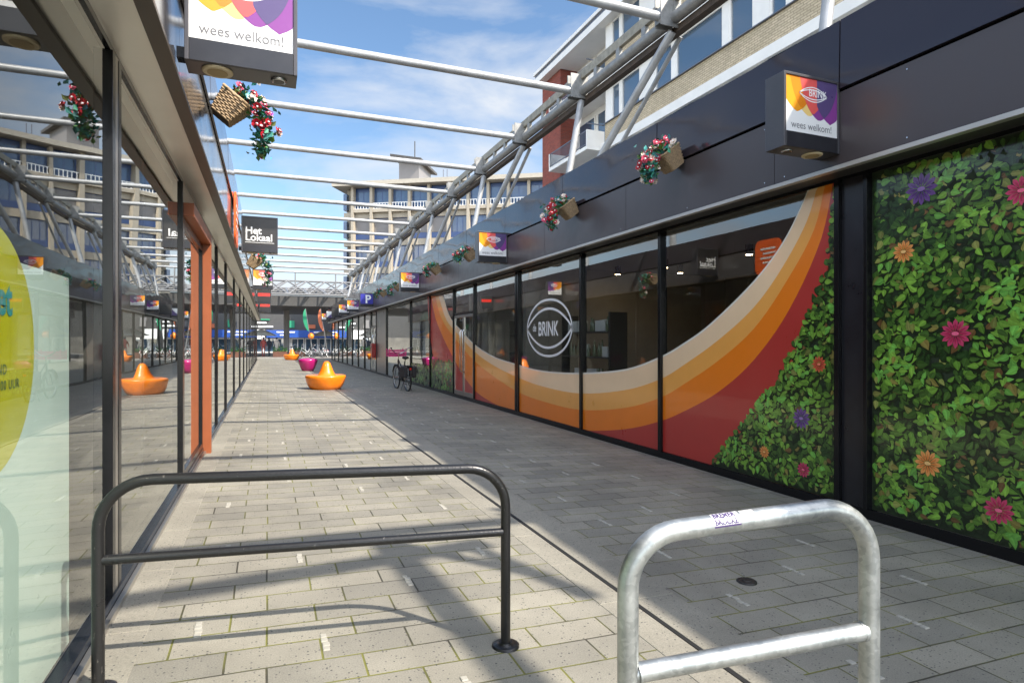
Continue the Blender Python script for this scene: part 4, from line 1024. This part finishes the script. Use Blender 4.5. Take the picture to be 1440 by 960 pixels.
for k, z in enumerate(levels):
    for i, u in enumerate(cols[:-1]):
        a, b = .17, 2.23
        if k == 0:
            w = MB(); w.box(a, b, .3, .36, z, z + .08); w.box(a, b, .3, .36, z + 2.5, z + 2.95)
            for q in (a, a + .95, b - .07): w.box(q, q + .07, .3, .36, z + .08, z + 2.5)
            if i == 0: w0 = w.build('window', 'office_blue', ob); w0.location = (u, 0, 0); p0 = MB().box(a + .07, b - .07, .34, .355, z + .08, z + 2.5).build('pane', 'office_glass', None); p0.parent = w0
            else: c = link(w0, (u, 0, 0)); q = p0.copy(); COL.objects.link(q); q.parent = c
            rl = MB(); rl.box(a, b, -.3, -.24, z + .95, z + 1.03); rl.box(a, b, -.3, -.24, z + .3, z + .36)
            for q in range(6): rl.box(a + .1 + q * .36, a + .18 + q * .36, -.3, -.24, z + .36, z + .95)
            if i == 0: r0 = rl.build('railing', 'apt_white', ob); r0.location = (u, 0, 0)
            else: link(r0, (u, 0, 0))
            if i == 0: s0 = MB().box(a, b, -.4, .05, z - .1, z + .3).build('balcony_slab', 'office_stone', ob); s0.location = (u, 0, 0)
            else: link(s0, (u, 0, 0))
        else:
            if i == 0:
                gm = {}
                w = MB(); w.box(a, b, .3, .36, z, z + .08); w.box(a, b, .3, .36, z + 2.5, z + 2.6); w.box(a, b, .26, .36, z + .08, z + .7)
                for q in (a, a + .7, a + 1.4, b - .07): w.box(q, q + .07, .3, .36, z + .7, z + 2.5)
                w0 = w.build('window', 'office_blue', ob); w0.location = (u, 0, 0)
                p0 = MB().box(a + .07, b - .07, .34, .355, z + .7, z + 2.5).build('pane', 'office_glass', None); p0.parent = w0
                bl0 = MB().box(a + .02, b - .02, .24, .28, z + .75, z + 2.5).build('sun_blind', 'office_panel', ob); bl0.location = (u, 0, 0)
            else:
                c = link(w0, (u, 0, 0)); q = p0.copy(); COL.objects.link(q); q.parent = c
                if (k == 1 and i < 5) or random.random() < .12: link(bl0, (u, 0, 0))
            if i == 0 and k > 1: bl0.location = (u, 0.2, 0)
ph = MB().box(6.0, 8.6, 3, 8, 20.7, 23.9).build('roof_house', 'office_panel', ob)
m = MB(); m.add([(5.2, 2, 24.5), (9.2, 2, 23.8), (9.2, 9, 23.8), (5.2, 9, 24.5), (5.2, 2, 24.8), (9.2, 2, 24.1), (9.2, 9, 24.1), (5.2, 9, 24.8)], [(0, 3, 2, 1), (4, 5, 6, 7), (0, 1, 5, 4), (1, 2, 6, 5), (2, 3, 7, 6), (3, 0, 4, 7)])
m.build('house_roof', 'roof_dark', ph); MB().tube([(7.4, 5, 24), (7.4, 5, 27.2)], .07, 8).build('antenna', 'roof_dark', ph)
for q0, q1, hh in ((13.5, 15.2, 1.1), (17.0, 17.8, .8), (2.6, 3.4, .7), (20.5, 23.0, 1.3)): MB().box(q0, q1, 5, 7, 20.7, 20.7 + hh).build('roof_unit', 'office_panel', ob)
for q in (11.2, 11.7): MB().tube([(q, 5, 20.7), (q, 5, 23.4)], .06, 6).build('antenna', 'apt_metal', ob)
ob.location = tmp_loc; ob.rotation_euler = (0, 0, ob_rot)

# ------------------------------------------------------------- the far end of the street
ce = thing('end_canopy', 'dark canopy with a white glazed lattice roof closing the end of the street', 'canopy', (2, 60, 0))
MB().box(-10, 14, 56, 74, 4.6, 5.4).build('canopy_slab', 'canopy_dark', ce)
m = MB()
for k in range(13): xx = -8 + k * 1.6; m.tube([(xx, 55, 5.55), (xx, 62, 6.6)], .1, 6)
for k in range(4): m.tube([(-8, 55 + 2.3 * k, 5.55 + .35 * k), (11.2, 55 + 2.3 * k, 5.55 + .35 * k)], .1, 6)
for k in range(12):
    xx = -8 + k * 1.6; m.tube([(xx, 55, 5.55), (xx + 1.6, 57.3, 6.9)], .07, 6); m.tube([(xx + 1.6, 55, 5.55), (xx, 57.3, 6.9)], .07, 6); m.tube([(xx, 59.6, 6.25), (xx + 1.6, 62, 7.4)], .07, 6); m.tube([(xx, 57.3, 6.9), (xx + 1.6, 57.3, 6.9)], .09, 6)
for k in range(6): m.tube([(-8 + 3.4 * k, 56, 5.6), (-8 + 3.4 * k, 56, 7.6)], .06, 6)
m.build('lattice', 'canopy_white', ce)
for xx in (1.7, 8.0, -6):
    MB().tube([(xx, 64, .1), (xx, 64, 4.6)], .28, 14).build('column', 'office_panel', ce)
fb = thing('end_shop', 'far shop front with a blue awning and white window frames', 'shop building', (3, 84, 0))
MB().box(-25, 30, 84, 92, 0, 2.0).build('wall', 'far_wall', fb); MB().box(-25, 30, 84, 92, 2.001, 7.5).build('upper_wall', 'canopy_dark', fb)
for q0, q1, z0, z1, mt in ((-3.4, -2.6, 3.3, 4.4, 'office_panel'), (-1.2, .6, 3.3, 3.5, 'white'), (-1.6, -.2, 3.8, 4.0, 'white'), (-1.2, .2, 4.25, 4.4, 'green_banner'), (2.4, 3.2, 3.3, 4.2, 'green_banner'), (4.6, 5.8, 3.2, 3.7, 'orange_banner'), (7.8, 9.4, 3.3, 4.0, 'office_panel')):
    MB().box(q0, q1, 83.8, 83.998, z0, z1).build('sign_panel', mt, fb)
MB().box(-.2, 9.6, 82.7, 84, 2.0, 2.95).build('awning', 'b_blue', fb); MB().box(-2.6, -.4, 82.6, 84, 1.8, 3.0).build('awning', 'white', fb)
for q in (1.0, 5.5):
    MB().box(q, q + 2.2, 82.66, 82.69, 2.62, 2.78).build('lettering', 'white_text', fb); MB().box(q + .4, q + 1.5, 82.66, 82.69, 2.25, 2.4).build('lettering', 'white_text', fb)
for k in range(9):
    w = MB(); a = -4 + k * 1.7
    w.box(a, a + .12, 83.9, 84, 0, 1.95); w.box(a + 1.5, a + 1.62, 83.9, 84, 0, 1.95); w.box(a + .12, a + 1.5, 83.9, 84, 1.8, 1.95); w.box(a + .12, a + 1.5, 83.9, 84, 0, .2); w.box(a + .75, a + .85, 83.9, 84, .2, 1.8)
    o = w.build('window_frame', 'white', fb); MB().box(a + .12, a + 1.5, 83.95, 83.97, .2, 1.8).build('pane', 'apt_glass', o)
for x, y, mt, lb_ in ((3.1, 54.3, 'green_banner', 'green hanging banner at the far end of the street'), (4.3, 54.0, 'orange_banner', 'rusty orange hanging banner at the far end of the street')):
    b_ = thing('banner', lb_, 'banner', (x, y, 0))
    MB().tube([(x + .5, y, 0.0), (x - .15, y, 4.3)], .03, 8).build('pole', 'canopy_white', b_)
    m = MB(); A_ = []; B_ = []
    for i in range(13):
        t = i / 12; w = .24 * math.sin(math.pi * min(1, t * .96 + .04)) ** .6; zz = 2.4 + 1.9 * t; xc = x + .5 - .65 * zz / 4.3
        A_.append((xc - w * 1.4, y + .05 * math.sin(5 * t), zz)); B_.append((xc, y, zz))
    m.strip(A_, B_); o = m.build('cloth', mt, b_); sd_ = o.modifiers.new('thick', 'SOLIDIFY'); sd_.thickness = .01
def planter(x, y, label):
    r = thing('planter', label, 'planter', (x, y, .1), 'planters at the far end')
    b = MB(); b.box(x - .6, x + .6, y - .25, y + .25, .1, .6); b.build('box', 'planter_wood', r, bevel=.01)
    fo = MB()
    for i in range(260):
        p_ = Vector((x + random.uniform(-.6, .6), y + random.uniform(-.25, .25), .5 + abs(random.gauss(0, .2)))); a = Vector((random.gauss(0, 1), random.gauss(0, 1), random.gauss(0, 1))).normalized() * .09; c = a.cross(Vector((.2, .9, .3))).normalized() * .04
        fo.poly([p_ - a, p_ + c, p_ + a, p_ - c], 0, random.choice(((.03, .1, .02), (.05, .16, .03), (.02, .06, .02))))
    fo.build('foliage', 'foliage_attr', r); return r
planter(7.0, 58, 'low brown planter box with green plants right of the distant bicycles')
planter(1.0, 58.5, 'low brown planter box with plants behind the distant orange seat')
planter(2.6, 59.5, 'low brown planter box with plants behind the distant bicycles')

def person(x, y, rz, mt, label, stride=.18):
    r = thing('person', label, 'person', (x, y, 0))
    V = [(0, 0, .95), (0, 0, 1.18), (0, .01, 1.42), (0, .02, 1.52), (0, .03, 1.64), (0, .04, 1.74),
         (.18, 0, 1.40), (.24, .04, 1.14), (.25, .12, .9), (-.18, 0, 1.40), (-.24, -.04, 1.14), (-.25, -.02, .9),
         (.09, 0, .9), (.1, stride * .5, .5), (.1, stride, .08), (.1, stride + .14, .04), (-.09, 0, .9), (-.1, -stride * .3, .5), (-.1, -stride, .1), (-.1, -stride + .13, .04)]
    E = [(0, 1), (1, 2), (2, 3), (3, 4), (4, 5), (2, 6), (6, 7), (7, 8), (2, 9), (9, 10), (10, 11), (0, 12), (12, 13), (13, 14), (14, 15), (0, 16), (16, 17), (17, 18), (18, 19)]
    RD = [.15, .14, .15, .055, .095, .07, .065, .045, .035, .065, .045, .035, .09, .06, .04, .04, .09, .06, .04, .04]
    me = bpy.data.meshes.new('body'); bm = bmesh.new(); lay = bm.verts.layers.skin.verify()
    bv = [bm.verts.new(p) for p in V]
    for i, q in enumerate(bv): q[lay].radius = (RD[i], RD[i] * .8); q[lay].use_root = (i == 0)
    for i, j in E: bm.edges.new((bv[i], bv[j]))
    bm.to_mesh(me); bm.free()
    o = bpy.data.objects.new('body', me); COL.objects.link(o); o.parent = r; me.materials.append(MATS[mt])
    o.modifiers.new('skin', 'SKIN')
    sb = o.modifiers.new('sub', 'SUBSURF'); sb.levels = 1; sb.render_levels = 1
    h = MB().lathe([(.0001, -.1), (.075, -.07), (.1, .0), (.09, .07), (.0001, .115)], (x, y + .035, 1.68), 12, caps=False); h.build('hair', 'cloth_dark', r)
    r.rotation_euler = (0, 0, rz); r.location.z = .1; return r
person(.75, 60.5, 2.9, 'cloth_light', 'distant pedestrian in light clothes walking at the far left end')
person(.1, 61.5, .4, 'cloth_dark', 'distant pedestrian in dark clothes walking at the far left end')
person(-.4, 60.2, 3.3, 'cloth_red', 'distant pedestrian in dull red clothes closest to the left shop row')
person(6.2, 63.0, 1.2, 'cloth_dark', 'distant pedestrian in dark clothes beside the right planter box')
def parasol(x, y, mt, label):
    r = thing('parasol', label, 'parasol', (x, y, .1), 'parasols at the far end')
    MB().tube([(x, y, .1), (x, y, 2.7)], .03, 8).build('pole', 'canopy_white', r)
    MB().lathe([(1.35, 2.1), (1.38, 2.05), (1.3, 2.14), (.7, 2.45), (.0001, 2.72)], (x, y, 0), 8, caps=False).build('canopy', mt, r)
    MB().lathe([(.3, .1), (.3, .16), (.05, .2)], (x, y, 0), 16).build('base', 'iron', r)
parasol(-.6, 64.0, 'white', 'white parasol at the far left end of the street')
parasol(5.6, 66.0, 'cloth_light', 'cream parasol at the far right end of the street')
gl = thing('globe_lamp', 'orange globe lamp on a dark pole at the far end', 'lamp', (3.6, 57.5, .1))
MB().tube([(3.6, 57.5, .1), (3.6, 57.5, 1.75)], .04, 8).build('pole', 'iron', gl)
MB().lathe([(.0001, 1.7), (.16, 1.76), (.26, 1.92), (.26, 2.06), (.16, 2.22), (.0001, 2.28)], (3.6, 57.5, 0), 16, caps=False).build('globe', 'orange_plastic', gl)

# ------------------------------------------------------------- a few things inside the right shop
mat('lamp_glow', (1, .70, .38), .5, emis=20)
for k, (x_, y_) in enumerate(((7.0, 7.4), (7.9, 6.4), (6.8, 9.3), (6.6, 10.6), (7.6, 9.9), (6.6, 12.6), (7.6, 13.4))):
    lp = thing('ceiling_lamp', 'round lit ceiling lamp inside the right shop', 'lamp', (x_, y_, 2.86), 'ceiling lamps inside the right shop')
    MB().lathe([(.06, 2.86), (.06, 3.018)], (x_, y_, 0), 20).build('housing', 'black_frame', lp)
    MB().lathe([(.05, 2.857), (.05, 2.859)], (x_, y_, 0), 20).build('diffuser', 'lamp_glow', lp)
def display_rack(x, y, label, seed, L=1.6):
    rnd = random.Random(seed)
    r = thing('display_rack', label, 'shelf', (x, y, 0), 'display racks inside the right shop')
    s = MB()
    for yy in (y - L / 2, y + L / 2 - .04): s.box(x, x + .35, yy, yy + .04, .02, 2.0)
    for zz in (.3, .75, 1.2, 1.65): s.box(x, x + .35, y - L / 2 + .04, y + L / 2 - .04, zz, zz + .03)
    s.build('rack', 'shelf_dark', r)
    return r
bot = MB().lathe([(.036, 0), (.038, .01), (.038, .15), (.014, .2), (.014, .26), (.0001, .262)], (0, 0, 0), 10, caps=False).build('bottle', 'bottle_glass'); bot_me = bot.data; bpy.data.objects.remove(bot)
bx_ = MB().box(-.06, .06, -.09, .09, 0, .2).build('carton', 'white'); bx_me = bx_.data; bpy.data.objects.remove(bx_)
def stock(x, y, L, rnd, lab_b, lab_c):
    for zz in (.33, .78, 1.23, 1.68):
        yy = y - L / 2 + .12
        while yy < y + L / 2 - .1:
            k = rnd.random()
            if k < .55: o = bpy.data.objects.new('bottle', bot_me); tag(o, lab_b, 'bottle', 'bottles on the display racks'); st = .1
            elif k < .85: o = bpy.data.objects.new('carton', bx_me); tag(o, lab_c, 'box', 'cartons on the display racks'); st = .22
            else: yy += .15; continue
            COL.objects.link(o); o.location = (x + .12 + rnd.uniform(0, .08), yy, zz); o.scale = (1, 1, rnd.uniform(.8, 1.15)); yy += st

display_rack(5.35, 9.75, 'dark shelf rack behind the round window emblem', 3, 1.8)
stock(5.35, 9.75, 1.8, random.Random(3), 'green glass bottle on the rack behind the round emblem', 'white carton on the rack behind the round emblem')
display_rack(5.5, 12.9, 'dark shelf rack behind the clear window left of the emblem', 5, 1.8)
stock(5.5, 12.9, 1.8, random.Random(5), 'green glass bottle on the rack left of the emblem', 'white carton on the rack left of the emblem')
ct = thing('counter', 'wooden counter inside the clear right window', 'counter', (7.5, 5.5, 0))
MB().box(7.3, 7.9, 4.6, 6.4, .02, 1.0).build('body', 'interior_wood', ct); MB().box(7.25, 7.95, 4.55, 6.45, 1.001, 1.05).build('top', 'shelf_dark', ct)
MB().box(8.6, 8.7, 4.0, 8.6, .02, 3.0).build('wood_lining', 'interior_wood', R)
MB().box(8.55, 8.598, 6.6, 7.5, .02, 2.2).build('inner_door', 'shelf_dark', R)

# ------------------------------------------------------------- sky, sun, camera
w = bpy.data.worlds.new('World'); S.world = w; w.use_nodes = True
n, l = w.node_tree.nodes, w.node_tree.links
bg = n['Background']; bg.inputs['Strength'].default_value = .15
sky = n.new('ShaderNodeTexSky'); sky.sky_type = 'NISHITA'; sky.sun_disc = False
sky.sun_elevation = math.asin(SUN.z); sky.sun_rotation = math.atan2(SUN.x, SUN.y); sky.air_density = 1.0; sky.dust_density = .6; sky.ozone_density = 1.5
tc = n.new('ShaderNodeTexCoord'); mp = n.new('ShaderNodeMapping'); mp.inputs['Scale'].default_value = (1, 1, 2.6); mp.inputs['Location'].default_value = (1.35, 2.1, .6)
l.new(tc.outputs['Generated'], mp.inputs['Vector'])
no = n.new('ShaderNodeTexNoise'); no.inputs['Scale'].default_value = 2.3; no.inputs['Detail'].default_value = 8; no.inputs['Roughness'].default_value = .55; no.inputs['Distortion'].default_value = .3
l.new(mp.outputs[0], no.inputs['Vector'])
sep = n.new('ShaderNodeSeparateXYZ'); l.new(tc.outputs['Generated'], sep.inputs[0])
# sky darkened in view, small low clouds; bright clouds added elsewhere as fill light
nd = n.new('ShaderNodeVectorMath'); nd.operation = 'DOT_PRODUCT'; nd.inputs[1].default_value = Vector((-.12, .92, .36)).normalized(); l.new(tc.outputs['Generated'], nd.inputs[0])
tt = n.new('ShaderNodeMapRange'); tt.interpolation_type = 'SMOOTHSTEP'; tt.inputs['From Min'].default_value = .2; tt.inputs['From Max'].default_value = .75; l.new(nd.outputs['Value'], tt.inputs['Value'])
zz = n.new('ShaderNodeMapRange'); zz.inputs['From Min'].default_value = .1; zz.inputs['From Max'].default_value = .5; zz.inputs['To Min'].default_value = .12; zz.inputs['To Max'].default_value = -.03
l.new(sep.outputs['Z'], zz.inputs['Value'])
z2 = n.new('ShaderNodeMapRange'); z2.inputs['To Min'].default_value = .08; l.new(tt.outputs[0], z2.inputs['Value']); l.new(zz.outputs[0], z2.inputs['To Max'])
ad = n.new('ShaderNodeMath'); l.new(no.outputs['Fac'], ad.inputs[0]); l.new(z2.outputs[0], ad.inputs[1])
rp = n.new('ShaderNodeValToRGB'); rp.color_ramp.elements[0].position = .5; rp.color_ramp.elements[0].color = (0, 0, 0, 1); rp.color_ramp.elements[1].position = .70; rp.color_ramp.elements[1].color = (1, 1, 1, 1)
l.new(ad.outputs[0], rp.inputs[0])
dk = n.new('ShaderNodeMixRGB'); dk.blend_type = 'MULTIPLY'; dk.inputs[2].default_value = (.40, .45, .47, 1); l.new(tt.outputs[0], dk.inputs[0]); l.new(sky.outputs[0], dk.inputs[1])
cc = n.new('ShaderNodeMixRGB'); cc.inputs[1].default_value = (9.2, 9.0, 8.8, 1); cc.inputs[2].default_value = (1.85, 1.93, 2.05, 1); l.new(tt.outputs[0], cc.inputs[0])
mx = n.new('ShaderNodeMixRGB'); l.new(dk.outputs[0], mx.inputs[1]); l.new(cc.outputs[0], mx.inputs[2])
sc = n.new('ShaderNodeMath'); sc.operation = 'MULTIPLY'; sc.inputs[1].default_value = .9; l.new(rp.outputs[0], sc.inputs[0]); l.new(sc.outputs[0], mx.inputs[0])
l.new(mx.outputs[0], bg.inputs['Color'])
sd = bpy.data.lights.new('sun', 'SUN'); sd.energy = 2.5; sd.angle = math.radians(.5); sd.color = (1, .92, .81)
so = bpy.data.objects.new('sun', sd); COL.objects.link(so); so.rotation_euler = SUN.to_track_quat('Z', 'Y').to_euler()
cd = bpy.data.cameras.new('camera'); cd.sensor_width = 36; cd.lens = F / 1440 * 36; cd.clip_start = .05; cd.clip_end = 2000
co = bpy.data.objects.new('camera', cd); COL.objects.link(co); co.location = (0, 0, CH); co.rotation_euler = (math.radians(90), 0, -TH)
S.camera = co
S.view_settings.view_transform = 'Standard'; S.view_settings.look = 'None'; S.view_settings.exposure = 1.68; S.view_settings.gamma = 1
S.cycles.max_bounces = 10; S.cycles.transparent_max_bounces = 16; S.cycles.caustics_reflective = False
